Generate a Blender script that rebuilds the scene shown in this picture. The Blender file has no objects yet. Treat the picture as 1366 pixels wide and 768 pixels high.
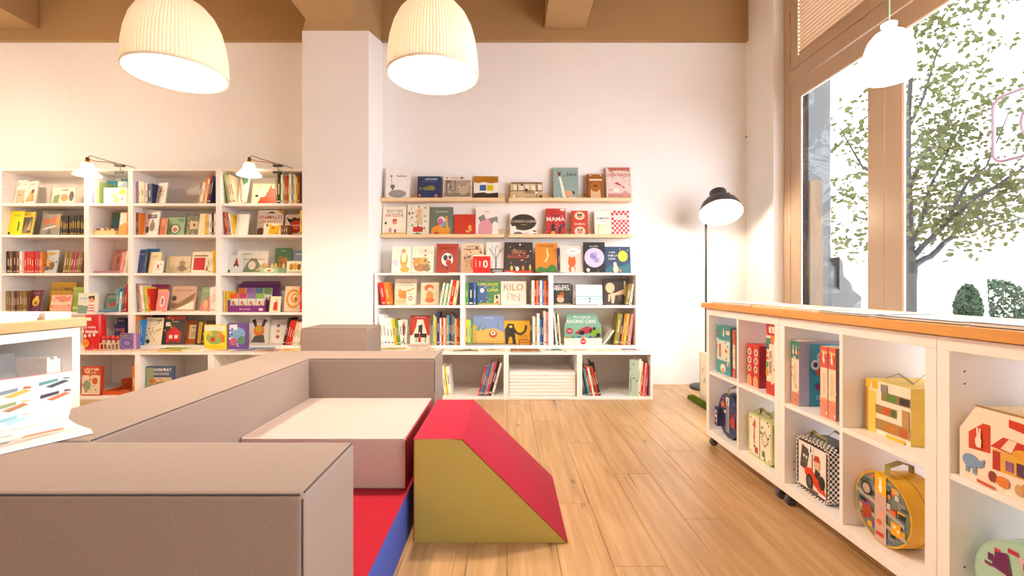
import bpy, bmesh, math, random
from mathutils import Vector, Matrix, noise
random.seed(7)
PI = math.pi
SC = bpy.context.scene
COL = SC.collection
# ------------------------------------------------------------------ camera, world, exposure
FP, CX, CY, EYE = 620.0, 676.0, 380.0, 1.0
cam_d = bpy.data.cameras.new('camera'); cam = bpy.data.objects.new('camera', cam_d); COL.objects.link(cam)
cam.location = (0, 0, EYE); cam.rotation_euler = (PI/2, 0, 0)
cam_d.sensor_fit = 'HORIZONTAL'; cam_d.sensor_width = 36.0; cam_d.lens = FP/1366*36
cam_d.shift_x = (683-CX)/1366; cam_d.shift_y = -(384-CY)/1366
cam_d.clip_start = 0.05; cam_d.clip_end = 200
SC.camera = cam
SC.view_settings.view_transform = 'Standard'; SC.view_settings.look = 'None'
SC.view_settings.gamma = 1.0; SC.view_settings.use_curve_mapping = False
SC.view_settings.exposure = 0.06
w = bpy.data.worlds.new('overcast_sky'); SC.world = w; w.use_nodes = True
bg = w.node_tree.nodes['Background']
bg.inputs['Color'].default_value = (0.965, 0.985, 1.0, 1); bg.inputs['Strength'].default_value = 9.0
SC.cycles.use_denoising = True
SC.cycles.max_bounces = 10; SC.cycles.diffuse_bounces = 6; SC.cycles.transmission_bounces = 6
SC.cycles.transparent_max_bounces = 12
SC.cycles.caustics_reflective = False; SC.cycles.caustics_refractive = False
SC.cycles.sample_clamp_indirect = 6.0
LAMP_W = 120.0           # pendant bulb watts
WARM = (1.0, 0.80, 0.61)
# ------------------------------------------------------------------ helpers
def PX(x, Y): return (x-CX)/FP*Y
def PZ(y, Y): return EYE-(y-CY)/FP*Y
def lin(h):
    h = h.lstrip('#')
    if len(h) == 3: h = ''.join(a+a for a in h)
    o = []
    for i in (0, 2, 4):
        v = int(h[i:i+2], 16)/255
        o.append(v/12.92 if v <= .04045 else ((v+.055)/1.055)**2.4)
    return (o[0], o[1], o[2], 1.0)
MATS = {}
def nodes_of(name):
    m = bpy.data.materials.new(name); m.use_nodes = True
    nt = m.node_tree; b = nt.nodes['Principled BSDF']; MATS[name] = m
    return m, nt, b
def tex_noise(nt, scale, detail=4, coord='Object', vec_scale=None):
    tc = nt.nodes.new('ShaderNodeTexCoord'); n = nt.nodes.new('ShaderNodeTexNoise')
    n.inputs['Scale'].default_value = scale; n.inputs['Detail'].default_value = detail
    if vec_scale:
        mp = nt.nodes.new('ShaderNodeMapping'); mp.inputs['Scale'].default_value = vec_scale
        nt.links.new(tc.outputs[coord], mp.inputs['Vector']); nt.links.new(mp.outputs[0], n.inputs['Vector'])
    else: nt.links.new(tc.outputs[coord], n.inputs['Vector'])
    return n
def add_bump(nt, b, src, strength, dist=.002):
    bp = nt.nodes.new('ShaderNodeBump'); bp.inputs['Strength'].default_value = strength; bp.inputs['Distance'].default_value = dist
    nt.links.new(src, bp.inputs['Height']); nt.links.new(bp.outputs[0], b.inputs['Normal'])
def mat(name, col, rough=.5, metal=0, noise_amt=.04, noise_scale=8, bump=0, spec=.5, emit=None, estr=0):
    m, nt, b = nodes_of(name)
    b.inputs['Roughness'].default_value = rough; b.inputs['Metallic'].default_value = metal
    b.inputs['Specular IOR Level'].default_value = spec
    c = lin(col)
    if noise_amt:
        n = tex_noise(nt, noise_scale); r = nt.nodes.new('ShaderNodeValToRGB')
        r.color_ramp.elements[0].position = .3; r.color_ramp.elements[1].position = .7
        r.color_ramp.elements[0].color = tuple(x*(1-noise_amt) for x in c[:3])+(1,)
        r.color_ramp.elements[1].color = tuple(min(1, x*(1+noise_amt)) for x in c[:3])+(1,)
        nt.links.new(n.outputs['Fac'], r.inputs[0]); nt.links.new(r.outputs[0], b.inputs['Base Color'])
        if bump: add_bump(nt, b, n.outputs['Fac'], bump)
    else: b.inputs['Base Color'].default_value = c
    if emit:
        b.inputs['Emission Color'].default_value = lin(emit); b.inputs['Emission Strength'].default_value = estr
    return m
def attr_mat(name, rough=.5, spec=.5, nscale=0, bump=.0, sheen=0, vscale=None, namt=.06):
    m, nt, b = nodes_of(name)
    a = nt.nodes.new('ShaderNodeVertexColor'); a.layer_name = 'Col'
    b.inputs['Roughness'].default_value = rough; b.inputs['Specular IOR Level'].default_value = spec
    if nscale:
        n = tex_noise(nt, nscale, 3, vec_scale=vscale)
        mr = nt.nodes.new('ShaderNodeMapRange'); mr.inputs[1].default_value = .3; mr.inputs[2].default_value = .7
        mr.inputs[3].default_value = 1-namt; mr.inputs[4].default_value = 1+namt
        nt.links.new(n.outputs['Fac'], mr.inputs[0])
        mx = nt.nodes.new('ShaderNodeVectorMath'); mx.operation = 'SCALE'
        nt.links.new(a.outputs[0], mx.inputs[0]); nt.links.new(mr.outputs[0], mx.inputs['Scale'])
        nt.links.new(mx.outputs[0], b.inputs['Base Color'])
        if bump: add_bump(nt, b, n.outputs['Fac'], bump, .001)
    else: nt.links.new(a.outputs[0], b.inputs['Base Color'])
    if sheen: b.inputs['Sheen Weight'].default_value = sheen
    return m
# surfaces
mat('wall_paint', 'efefef', .6, noise_amt=.012, noise_scale=3, bump=.05, spec=.2)
mat('ceiling_paint', 'a8895f', .6, noise_amt=.03, noise_scale=2, spec=.25)
mat('white_lacquer', 'f2efec', .42, noise_amt=.01, noise_scale=5, spec=.4)
mat('white_back', 'efeae4', .5, noise_amt=.01, noise_scale=5, spec=.3)
mat('frame_paint', 'b89e84', .35, noise_amt=.03, noise_scale=6, spec=.5)
mat('dark_metal', '3c3d40', .45, metal=.3, noise_amt=.03)
mat('brass', 'b08b4a', .3, metal=1, noise_amt=.03)
mat('white_metal', 'f2f0ea', .35, noise_amt=.01)
mat('rubber', '55555a', .6)
mat('cable', '4a4640', .6)
mat('olive_ribbon', '8f8548', .6, bump=.2, noise_scale=60)
mat('fitting_hole', '3a3a3a', .6)
attr_mat('print', .42, .4, 40, 0, namt=.03)
attr_mat('cover', .45, .4, 30, .0, namt=.03)
attr_mat('fabric', .85, .2, 420, .35, sheen=.06, namt=.10)
attr_mat('stone', .5, .3, 12, .1)
attr_mat('enamel', .3, .5, 14, 0, namt=.03)
attr_mat('outdoor', .7, .3, 6, 0)
def wood(name, c1, c2, c3, rough, vec, by_object=False):
    m, nt, b = nodes_of(name)
    tc = nt.nodes.new('ShaderNodeTexCoord'); mp = nt.nodes.new('ShaderNodeMapping'); mp.inputs['Scale'].default_value = vec
    add = nt.nodes.new('ShaderNodeVectorMath'); add.operation = 'ADD'
    oi = nt.nodes.new('ShaderNodeObjectInfo')
    sc = nt.nodes.new('ShaderNodeMath'); sc.operation = 'MULTIPLY'; sc.inputs[1].default_value = 37.0
    nt.links.new(oi.outputs['Random'], sc.inputs[0])
    nt.links.new(tc.outputs['Object'], add.inputs[0]); nt.links.new(sc.outputs[0], add.inputs[1])
    nt.links.new(add.outputs[0], mp.inputs['Vector'])
    n = nt.nodes.new('ShaderNodeTexNoise'); n.inputs['Scale'].default_value = 2.2; n.inputs['Detail'].default_value = 8; n.inputs['Distortion'].default_value = .6
    nt.links.new(mp.outputs[0], n.inputs['Vector'])
    r = nt.nodes.new('ShaderNodeValToRGB'); e = r.color_ramp.elements
    e[0].position = .28; e[0].color = lin(c1); e[1].position = .72; e[1].color = lin(c3)
    k = e.new(.5); k.color = lin(c2)
    nt.links.new(n.outputs['Fac'], r.inputs[0])
    out = r.outputs[0]
    if by_object:
        # dark knots and a tone of its own for each plank
        kn = nt.nodes.new('ShaderNodeTexVoronoi'); kn.inputs['Scale'].default_value = 2.1
        mp2 = nt.nodes.new('ShaderNodeMapping'); mp2.inputs['Scale'].default_value = (2.4, 1.0, 1)
        nt.links.new(add.outputs[0], mp2.inputs['Vector']); nt.links.new(mp2.outputs[0], kn.inputs['Vector'])
        kr = nt.nodes.new('ShaderNodeMapRange'); kr.inputs[1].default_value = .015; kr.inputs[2].default_value = .085
        kr.inputs[3].default_value = .42; kr.inputs[4].default_value = 1.0
        nt.links.new(kn.outputs['Distance'], kr.inputs[0])
        # long thin dark cracks
        cn = nt.nodes.new('ShaderNodeTexNoise'); cn.inputs['Scale'].default_value = 1.0; cn.inputs['Detail'].default_value = 2
        mp3 = nt.nodes.new('ShaderNodeMapping'); mp3.inputs['Scale'].default_value = (26, 1.1, 1)
        nt.links.new(add.outputs[0], mp3.inputs['Vector']); nt.links.new(mp3.outputs[0], cn.inputs['Vector'])
        cr = nt.nodes.new('ShaderNodeMapRange'); cr.inputs[1].default_value = .66; cr.inputs[2].default_value = .72
        cr.inputs[3].default_value = 1.0; cr.inputs[4].default_value = .5
        nt.links.new(cn.outputs['Fac'], cr.inputs[0])
        tr = nt.nodes.new('ShaderNodeMapRange'); tr.inputs[3].default_value = .93; tr.inputs[4].default_value = 1.06
        nt.links.new(oi.outputs['Random'], tr.inputs[0])
        m1 = nt.nodes.new('ShaderNodeMath'); m1.operation = 'MULTIPLY'; m2 = nt.nodes.new('ShaderNodeMath'); m2.operation = 'MULTIPLY'
        nt.links.new(kr.outputs[0], m1.inputs[0]); nt.links.new(tr.outputs[0], m1.inputs[1])
        nt.links.new(m1.outputs[0], m2.inputs[0]); nt.links.new(cr.outputs[0], m2.inputs[1])
        mx = nt.nodes.new('ShaderNodeVectorMath'); mx.operation = 'SCALE'
        nt.links.new(out, mx.inputs[0]); nt.links.new(m2.outputs[0], mx.inputs['Scale']); out = mx.outputs[0]
    nt.links.new(out, b.inputs['Base Color']); b.inputs['Roughness'].default_value = rough
    b.inputs['Specular IOR Level'].default_value = .45
    add_bump(nt, b, n.outputs['Fac'], .08)
    return m
wood('oak_plank', 'a5825a', 'b89468', 'c8a67c', .33, (14, .8, 1), True)
wood('pine_top', 'c48a48', 'd79a52', 'e0a860', .4, (9, .8, 9))
wood('birch_ledge', 'e0bf95', 'e8caa2', 'eed5b2', .45, (1.0, 9, 9))
wood('pale_top', 'b8926a', 'c49e74', 'd0ac84', .45, (9, 1.0, 9))
wood('brown_board', '4a3620', '584224', '664e2c', .5, (7, 7, .9))
def marble():
    m, nt, b = nodes_of('grey_marble')
    n = tex_noise(nt, 2.2, 8); n.inputs['Distortion'].default_value = 1.2
    r = nt.nodes.new('ShaderNodeValToRGB'); e = r.color_ramp.elements
    e[0].position = .35; e[0].color = lin('1d2226'); e[1].position = .66; e[1].color = lin('262b2f')
    k = e.new(.5); k.color = lin('22272b'); k = e.new(.525); k.color = lin('4a5257'); k = e.new(.55); k.color = lin('25292d')
    nt.links.new(n.outputs['Fac'], r.inputs[0]); nt.links.new(r.outputs[0], b.inputs['Base Color']); b.inputs['Roughness'].default_value = .4
marble()
def glass():
    m, nt, b = nodes_of('window_glass')
    t = nt.nodes.new('ShaderNodeBsdfTransparent'); g = nt.nodes.new('ShaderNodeBsdfGlossy'); g.inputs['Roughness'].default_value = .02
    f = nt.nodes.new('ShaderNodeLayerWeight'); f.inputs[0].default_value = .5
    pw = nt.nodes.new('ShaderNodeMath'); pw.operation = 'POWER'; pw.inputs[1].default_value = 4.0
    mr = nt.nodes.new('ShaderNodeMapRange'); mr.inputs[3].default_value = .02; mr.inputs[4].default_value = .45
    nt.links.new(f.outputs['Facing'], pw.inputs[0]); nt.links.new(pw.outputs[0], mr.inputs[0])
    mx = nt.nodes.new('ShaderNodeMixShader'); nt.links.new(mr.outputs[0], mx.inputs[0])
    nt.links.new(t.outputs[0], mx.inputs[1]); nt.links.new(g.outputs[0], mx.inputs[2])
    nt.links.new(mx.outputs[0], nt.nodes['Material Output'].inputs['Surface'])
glass()
def translucent(name, col, tcol, fac, rough=.6, gap=0):
    m, nt, b = nodes_of(name)
    b.inputs['Base Color'].default_value = lin(col); b.inputs['Roughness'].default_value = rough
    t = nt.nodes.new('ShaderNodeBsdfTranslucent'); t.inputs[0].default_value = lin(tcol)
    mx = nt.nodes.new('ShaderNodeMixShader'); mx.inputs[0].default_value = fac
    nt.links.new(b.outputs[0], mx.inputs[1]); nt.links.new(t.outputs[0], mx.inputs[2]); o = mx
    if gap:
        tp = nt.nodes.new('ShaderNodeBsdfTransparent'); m2 = nt.nodes.new('ShaderNodeMixShader'); m2.inputs[0].default_value = gap
        nt.links.new(mx.outputs[0], m2.inputs[1]); nt.links.new(tp.outputs[0], m2.inputs[2]); o = m2
    nt.links.new(o.outputs[0], nt.nodes['Material Output'].inputs['Surface'])
    return m
translucent('woven_cane', 'e2dac8', 'eceaea', .15, .7)
translucent('shade_lining', 'fbf8f2', 'fffaf0', .35, .6)
translucent('opal_glass', 'ffffff', 'fff6e8', .5, .3)
translucent('thin_back', 'f4f2f0', 'f4f4fa', .7, .5)
translucent('leaf', '2c3212', '54561a', .25, .8)
translucent('hedge_leaf', '2a3c28', '30482a', .2, .8)
def emitter(name, col, s):
    m, nt, b = nodes_of(name); e = nt.nodes.new('ShaderNodeEmission')
    e.inputs[0].default_value = lin(col); e.inputs[1].default_value = s
    nt.links.new(e.outputs[0], nt.nodes['Material Output'].inputs['Surface'])
emitter('bulb_glow', 'ffe9c4', 16.0)
emitter('opal_glow', 'fff4e4', 5.0)

class MB:
    """collects coloured polygons and links them as one mesh object"""
    def __init__(s): s.v = []; s.f = []; s.c = []; s.sm = []
    def add(s, vs, fs, col='ffffff', smooth=False):
        o = len(s.v); s.v.extend([tuple(p) for p in vs])
        c = lin(col) if isinstance(col, str) else col
        for f in fs: s.f.append([i+o for i in f]); s.c.append(c); s.sm.append(smooth)
        return s
    def box(s, x0, x1, y0, y1, z0, z1, col='ffffff', cols=None):
        v = [(x, y, z) for z in (z0, z1) for y in (y0, y1) for x in (x0, x1)]
        F = [(0, 1, 5, 4), (2, 6, 7, 3), (0, 4, 6, 2), (1, 3, 7, 5), (0, 2, 3, 1), (4, 5, 7, 6)]  # -y +y -x +x -z +z
        if cols:
            o = len(s.v); s.v.extend(v)
            for k, f in enumerate(F): s.f.append([i+o for i in f]); s.c.append(lin(cols.get(k, col))); s.sm.append(False)
            return s
        return s.add(v, F, col)
    def prism(s, pts, axis, a, b, col='ffffff', end=None, smooth=False):
        """polygon in the two other axes, extruded along axis from a to b"""
        n = len(pts)
        def P(p, t): return {'x': (t, p[0], p[1]), 'y': (p[0], t, p[1]), 'z': (p[0], p[1], t)}[axis]
        v = [P(p, a) for p in pts]+[P(p, b) for p in pts]
        s.add(v, [(i, (i+1) % n, (i+1) % n+n, i+n) for i in range(n)], col, smooth)
        s.add(v, [tuple(range(n))[::-1], tuple(range(n, 2*n))], end or col)
        return s
    def lathe(s, prof, n=32, c=(0, 0, 0), col='ffffff', smooth=True, rib=0, ribs=0):
        v = []; f = []
        for (r, z) in prof:
            for k in range(n):
                a = 2*PI*k/n; rr = r*(1+(rib*math.cos(a*ribs) if ribs else 0))
                v.append((c[0]+rr*math.cos(a), c[1]+rr*math.sin(a), c[2]+z))
        for i in range(len(prof)-1):
            for k in range(n):
                k2 = (k+1) % n; f.append((i*n+k, i*n+k2, (i+1)*n+k2, (i+1)*n+k))
        return s.add(v, f, col, smooth)
    def tube(s, path, r, n=8, col='ffffff', cap=True):
        P = [Vector(p) for p in path]; R = r if isinstance(r, (list, tuple)) else [r]*len(P)
        v = []; f = []; up = None
        for i, p in enumerate(P):
            d = (P[min(i+1, len(P)-1)]-P[max(i-1, 0)]).normalized()
            if up is None: up = Vector((0, 0, 1)) if abs(d.z) < .9 else Vector((1, 0, 0))
            a = d.cross(up).normalized(); b = a.cross(d).normalized(); up = b
            for k in range(n):
                t = 2*PI*k/n; v.append(tuple(p+(a*math.cos(t)+b*math.sin(t))*R[i]))
        for i in range(len(P)-1):
            for k in range(n):
                k2 = (k+1) % n; f.append((i*n+k, i*n+k2, (i+1)*n+k2, (i+1)*n+k))
        s.add(v, f, col, True)
        if cap: s.add(v, [tuple(range(n))[::-1], tuple(range((len(P)-1)*n, len(P)*n))], col)
        return s
    def xf(s, M):
        s.v = [tuple(M @ Vector(p)) for p in s.v]; return s
    def build(s, name, material, parent=None, M=None, bevel=0):
        me = bpy.data.meshes.new(name); me.from_pydata(s.v, [], s.f); 
        ca = me.color_attributes.new('Col', 'FLOAT_COLOR', 'CORNER'); buf = []
        for f, c in zip(s.f, s.c): buf.extend(c*len(f))
        ca.data.foreach_set('color', buf)
        me.polygons.foreach_set('use_smooth', s.sm)
        me.materials.append(MATS[material]); me.update()
        o = bpy.data.objects.new(name, me); COL.objects.link(o)
        if parent: o.parent = parent
        if M is not None: o.matrix_local = M
        if bevel:
            b = o.modifiers.new('edge', 'BEVEL'); b.width = bevel; b.segments = 2; b.limit_method = 'ANGLE'
        return o
def tag(o, label=None, cat=None, group=None, kind=None):
    if label: o['label'] = label
    if cat: o['category'] = cat
    if group: o['group'] = group
    if kind: o['kind'] = kind
    return o
def empty(name, loc=(0, 0, 0), rz=0):
    o = bpy.data.objects.new(name, None); o.empty_display_size = .05; COL.objects.link(o)
    o.location = loc; o.rotation_euler = (0, 0, rz); return o
def struct(name, mb, material, parent=None, bevel=0):
    return tag(mb.build(name, material, parent, bevel=bevel), kind='structure')
def copy_tree(o, parent=None):
    c = o.copy(); COL.objects.link(c); c.parent = parent
    for ch in list(o.children):
        copy_tree(ch, c)
    return c
def light(name, kind, loc, power, col=WARM, size=.05, parent=None, **kw):
    d = bpy.data.lights.new(name, kind); d.energy = power; d.color = col
    if kind in ('POINT', 'SPOT'): d.shadow_soft_size = size
    for k, v in kw.items(): setattr(d, k, v)
    o = bpy.data.objects.new(name, d); COL.objects.link(o); o.location = loc
    if parent: o.parent = parent
    return o
# ------------------------------------------------------------------ flat print: small coloured shapes and letters
_txt = {}
def text_mesh(t):
    if t not in _txt:
        cu = bpy.data.curves.new('lettering', 'FONT'); cu.body = t; cu.resolution_u = 2; cu.align_x = 'CENTER'; cu.offset = .012
        o = bpy.data.objects.new('lettering', cu); COL.objects.link(o)
        bpy.context.view_layer.update()
        me = o.to_mesh(); vs = [(v.co.x, v.co.y) for v in me.vertices]; fs = [tuple(p.vertices) for p in me.polygons]
        o.to_mesh_clear(); bpy.data.objects.remove(o); bpy.data.curves.remove(cu)
        xs = [v[0] for v in vs]; ys = [v[1] for v in vs]; cx = (min(xs)+max(xs))/2; y0 = min(ys); hh = max(ys)-y0
        _txt[t] = ([((x-cx)/hh, (y-y0)/hh-.5) for x, y in vs], fs, (max(xs)-min(xs))/hh)
    return _txt[t]
def art_into(mb, art, W, H, P):
    """art: 'r u0 v0 u1 v1 col; e u v ru rv col; p col u v u v ..; l col width u v u v; t u v height col TEXT'; P(x, z, layer) places it"""
    k = 0; inc = min(.00022, .004/max(1, art.count(';')+1))
    for item in art.split(';'):
        q = item.split()
        if not q: continue
        k += 1; d = .0004+inc*k
        if q[0] == 'r':
            a, b, c, e = [float(x) for x in q[1:5]]
            mb.add([P(a*W, b*H, d), P(c*W, b*H, d), P(c*W, e*H, d), P(a*W, e*H, d)], [(0, 1, 2, 3)], q[5])
        elif q[0] == 'e':
            a, b, c, e = [float(x) for x in q[1:5]]; n = 20
            mb.add([P((a+c*math.cos(2*PI*i/n))*W, (b+e*math.sin(2*PI*i/n))*H, d) for i in range(n)], [tuple(range(n))], q[5])
        elif q[0] == 'p':
            v = [float(x) for x in q[2:]]; n = len(v)//2
            mb.add([P(v[2*i]*W, v[2*i+1]*H, d) for i in range(n)], [tuple(range(n))], q[1])
        elif q[0] == 'l':
            wd = float(q[2])*W/2; v = [float(x) for x in q[3:]]
            pt = [Vector((v[2*i]*W, v[2*i+1]*H)) for i in range(len(v)//2)]
            for a, b in zip(pt, pt[1:]):
                t = (b-a); t = t.normalized() if t.length else Vector((1, 0)); nn = Vector((-t.y, t.x))*wd
                mb.add([P(*(a-nn), d), P(*(b-nn), d), P(*(b+nn), d), P(*(a+nn), d)], [(0, 1, 2, 3)], q[1])
        elif q[0] == 't':
            u, v, h = float(q[1])*W, float(q[2])*H, float(q[3])*H
            vs, fs, asp = text_mesh(' '.join(q[5:])); sx = min(h, .94*W/asp)
            mb.add([P(u+x*sx, v+y*h, d) for x, y in vs], fs, q[4])
        elif q[0] == 'n':            # scattered dots: n count size seed cols...
            rr = random.Random(int(q[3])); cs = q[4:]
            for i in range(int(q[1])):
                s_ = float(q[2])*(.6+.8*rr.random()); a, b = rr.uniform(.06, .94), rr.uniform(.06, .94); col = rr.choice(cs); m = 6
                mb.add([P((a+s_*math.cos(2*PI*j/m+i))*W, b*H+s_*W*math.sin(2*PI*j/m+i), d+i*3e-6) for j in range(m)], [tuple(range(m))], col)
# ================================================================== THE SETTING
YB = 4.68; XL, YR = -5.6, -3.2; XR = 2.41; XW = 2.50; ZC = 3.95; ZT = 3.438
fl = struct('floor', MB().box(XL, XW+.1, YR, YB, -.12, -.0125), 'oak_plank')
PW, PLEN = .19, 1.29
plank_mesh = {}
i = 0; x = -4.75
while x < XW:
    x1 = min(x+PW, XW+.08); y = .35-PLEN*((i*0.37) % 1.0); 
    while y < YB:
        ya, yb = max(y, .30), min(y+PLEN, YB)
        if yb-ya > .02:
            k = (round(x1-x, 3), round(yb-ya, 3))
            if k not in plank_mesh:
                g = .0005; hw, hl = (x1-x)/2-g, (yb-ya)/2-g; e = .0015
                v = [(-hw, -hl, -.012), (hw, -hl, -.012), (hw, hl, -.012), (-hw, hl, -.012), (-hw, -hl, -e), (hw, -hl, -e), (hw, hl, -e), (-hw, hl, -e),
                     (-hw+e, -hl+e, 0), (hw-e, -hl+e, 0), (hw-e, hl-e, 0), (-hw+e, hl-e, 0)]
                f = [(4, 5, 9, 8), (5, 6, 10, 9), (6, 7, 11, 10), (7, 4, 8, 11), (8, 9, 10, 11), (0, 1, 5, 4), (1, 2, 6, 5), (2, 3, 7, 6), (3, 0, 4, 7)]
                o = MB().add(v, f).build('plank', 'oak_plank', fl); plank_mesh[k] = o.data
            else:
                o = bpy.data.objects.new('plank', plank_mesh[k]); COL.objects.link(o); o.parent = fl
            o.location = ((x+x1)/2, (ya+yb)/2, 0)
        y += PLEN
    x += PW; i += 1
struct('wall_back', MB().box(XL-.1, XW+.3, YB, YB+.15, -.12, ZC), 'wall_paint')
struct('wall_left', MB().box(XL-.15, XL, YR-.15, YB, -.12, ZC), 'wall_paint')
struct('wall_rear', MB().box(XL, XW+.3, YR-.15, YR, -.12, ZC), 'wall_paint')
struct('wall_right', MB().box(XR, XW+.3, 4.2, YB, -.12, ZC), 'wall_paint')
struct('wall_street', MB().box(XW, XW+.3, YR, -1.4, -.12, ZC), 'wall_paint')
struct('ceiling', MB().box(XL-.15, XW+.3, YR-.15, YB+.15, ZC, ZC+.15), 'ceiling_paint')
struct('ceiling_beam', MB().box(XL, XR-.001, YB-.045, YB-.001, ZT, ZC-.001), 'ceiling_paint')       # brown band above the white wall
ZBM = 3.55
for (a, b) in ((-5.1, -4.665), (.375, .78)):
    struct('ceiling_beam', MB().box(a, b, YR+.001, YB-.047, ZBM, ZC-.001), 'ceiling_paint', bevel=.004)
bm_ = MB().box(-1.74, -1.34, YR+.001, 4.02, 3.40, ZC-.001)
bm_.add([(-1.82, 3.80, 3.40), (-1.26, 3.80, 3.40), (-1.74, 4.02, 3.30), (-1.34, 4.02, 3.30), (-1.84, 4.19, 3.293), (-1.25, 4.19, 3.293),
         (-1.82, 3.80, ZC-.002), (-1.26, 3.80, ZC-.002), (-1.84, 4.63, ZC-.002), (-1.25, 4.63, ZC-.002), (-1.84, 4.63, 3.42), (-1.25, 4.63, 3.42)],
        [(0, 1, 3, 2), (2, 3, 5, 4), (1, 7, 9, 11, 5, 3), (0, 2, 4, 10, 8, 6), (0, 6, 7, 1), (4, 5, 11, 10)])
struct('ceiling_beam', bm_, 'ceiling_paint')
col = MB().add([(-1.845, 4.19, 0), (-1.245, 4.19, 0), (-1.245, YB-.001, 0), (-1.845, YB-.001, 0),
                (-1.845, 4.19, 3.292), (-1.245, 4.19, 3.292), (-1.245, YB-.05, 3.42), (-1.845, YB-.05, 3.42), (-1.245, YB-.001, 3.42), (-1.845, YB-.001, 3.42)],
               [(0, 1, 5, 4), (1, 2, 8, 6, 5), (3, 0, 4, 7, 9), (4, 5, 6, 7), (6, 8, 9, 7)])
struct('column', col, 'wall_paint')
# access hatches: faint square outlines in the plaster
for (x0, y0, x1, y1) in ((66, 112, 94, 134), (539, 112, 565, 135)):
    a, b, c, d = PX(x0, YB), PX(x1, YB), PZ(y1, YB), PZ(y0, YB)
    struct('wall_hatch', MB().box(a, b, YB-.004, YB-.0005, c, d), 'wall_paint', bevel=.002)
# skirting along the window return
struct('baseboard_right', MB().box(XR-.012, XR-.0005, 4.2, YB-.001, 0.001, .07), 'wall_paint')
# ------------------------------------------------------------------ shop window
win = empty('window_1', (XW, 3.0, 0)); tag(win, kind='structure')
def wpart(name, mb, m, bevel=0, par=None):
    o = mb.build(name, m, par or win, bevel=bevel)
    o.matrix_parent_inverse = Matrix.Translation((-XW, -3.0, 0)); return o
Y0, Y1 = -1.4, 4.199
ZG = 2.615; ZS = .45
wpart('jamb', MB().box(XW, XW+.10, 4.10, Y1, 0, ZC-.002), 'frame_paint', .006)
wpart('window_frame', MB().box(XW+.004, XW+.020, 3.964, 4.099, ZS, ZG+.137), 'frame_paint', .003)          # left stile
wpart('window_frame', MB().box(XW+.004, XW+.020, Y0, 3.964, ZG, ZG+.137), 'frame_paint', .003)              # head rail
wpart('transom', MB().box(XW-.004, XW+.10, Y0, 4.099, ZG+.143, ZG+.26), 'frame_paint', .006)
for (a, b) in ((2.941, 3.078), (3.084, 3.222), (.70, .82), (.825, .95)):
    wpart('mullion', MB().box(XW+.002, XW+.018, a, b, ZS, ZG-.001), 'frame_paint', .003)
wpart('sill_panel', MB().box(XW+.01, XW+.10, Y0, 4.099, 0.001, ZS-.04), 'frame_paint', .004)
wpart('window_sill', MB().box(XW-.05, XW+.16, Y0, 4.099, ZS-.04, ZS), 'frame_paint', .006)
for (a, b) in ((3.222, 3.964), (.95, 2.941), (Y0, .70)):
    for (c, d) in ((a, a+.010), (b-.006, b)):
        wpart('glazing_bead', MB().box(XW+.010, XW+.020, c, d, ZS, ZG), 'white_metal')
    wpart('glazing_bead', MB().box(XW+.010, XW+.020, a+.0105, b-.0065, ZG-.010, ZG), 'white_metal')
    wpart('pane', MB().box(XW+.021, XW+.027, a, b, ZS, ZG), 'window_glass')
# louvred vent sashes above the transom
for (ya, yb, lv) in ((3.10, 4.10, True), (1.9, 3.094, False), (.5, 1.894, False), (Y0, .494, False)):
    z0 = ZG+.266; z1 = ZC-.01
    wpart('sash_stile', MB().box(XW+.002, XW+.05, ya, ya+.10, z0, z1), 'frame_paint', .004)
    wpart('sash_stile', MB().box(XW+.002, XW+.05, yb-.10, yb, z0, z1), 'frame_paint', .004)
    wpart('sash_rail', MB().box(XW+.002, XW+.05, ya+.1, yb-.1, z0, z0+.09), 'frame_paint', .004)
    wpart('sash_rail', MB().box(XW+.002, XW+.05, ya+.1, yb-.1, z1-.09, z1), 'frame_paint', .004)
    if not lv: wpart('sash_panel', MB().box(XW+.03, XW+.06, ya+.1, yb-.1, z0+.09, z1-.09), 'frame_paint')
    if lv:
        z = z0+.095; first = None
        while z < z1-.12:
            if first is None:
                first = wpart('slat', MB().prism([(XW+.002, z+.014), (XW+.002, z+.019), (XW+.028, z+.005), (XW+.028, z)], 'y', ya+.11, yb-.11), 'frame_paint'); zf = z
            else:
                o = first.copy(); COL.objects.link(o); o.parent = win; o.matrix_parent_inverse = Matrix.Translation((-XW, -3.0, 0)); o.location.z = z-zf
            z += .033
        for zz in (z0+.06, z0+.42):
            wpart('hinge', MB().tube([(XW-.004, yb+.003, zz), (XW-.004, yb+.003, zz+.11)], .008, 8), 'frame_paint')
# a pale rounded outline sign stuck on the second pane
def rrect(y0, y1, z0, z1, r, X, n=6):
    pts = []
    for (cy, cz, a0) in ((y1-r, z1-r, 0), (y0+r, z1-r, 90), (y0+r, z0+r, 180), (y1-r, z0+r, 270)):
        for k in range(n+1):
            a = math.radians(a0+90*k/n); pts.append((X, cy+r*math.cos(a), cz+r*math.sin(a)))
    return pts+[pts[0]]
XS = XW+.011
ya = XS*FP/(1325-CX); zt = PZ(133, ya); zb = PZ(218, ya)
sg = MB().tube(rrect(ya-.62, ya, zb, zt, .05, XS), .009, 6, 'a492ae').build('window_sign', 'enamel')
MB().tube([(XS, ya-.24+.11*math.cos(t*PI/12), (zb+zt)/2+.11*math.sin(t*PI/12)) for t in range(25)], .008, 6, 'a492ae').build('ring', 'enamel', sg)
tag(sg, 'pale pink rounded outline sign stuck on the shop window glass', 'sign')
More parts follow.
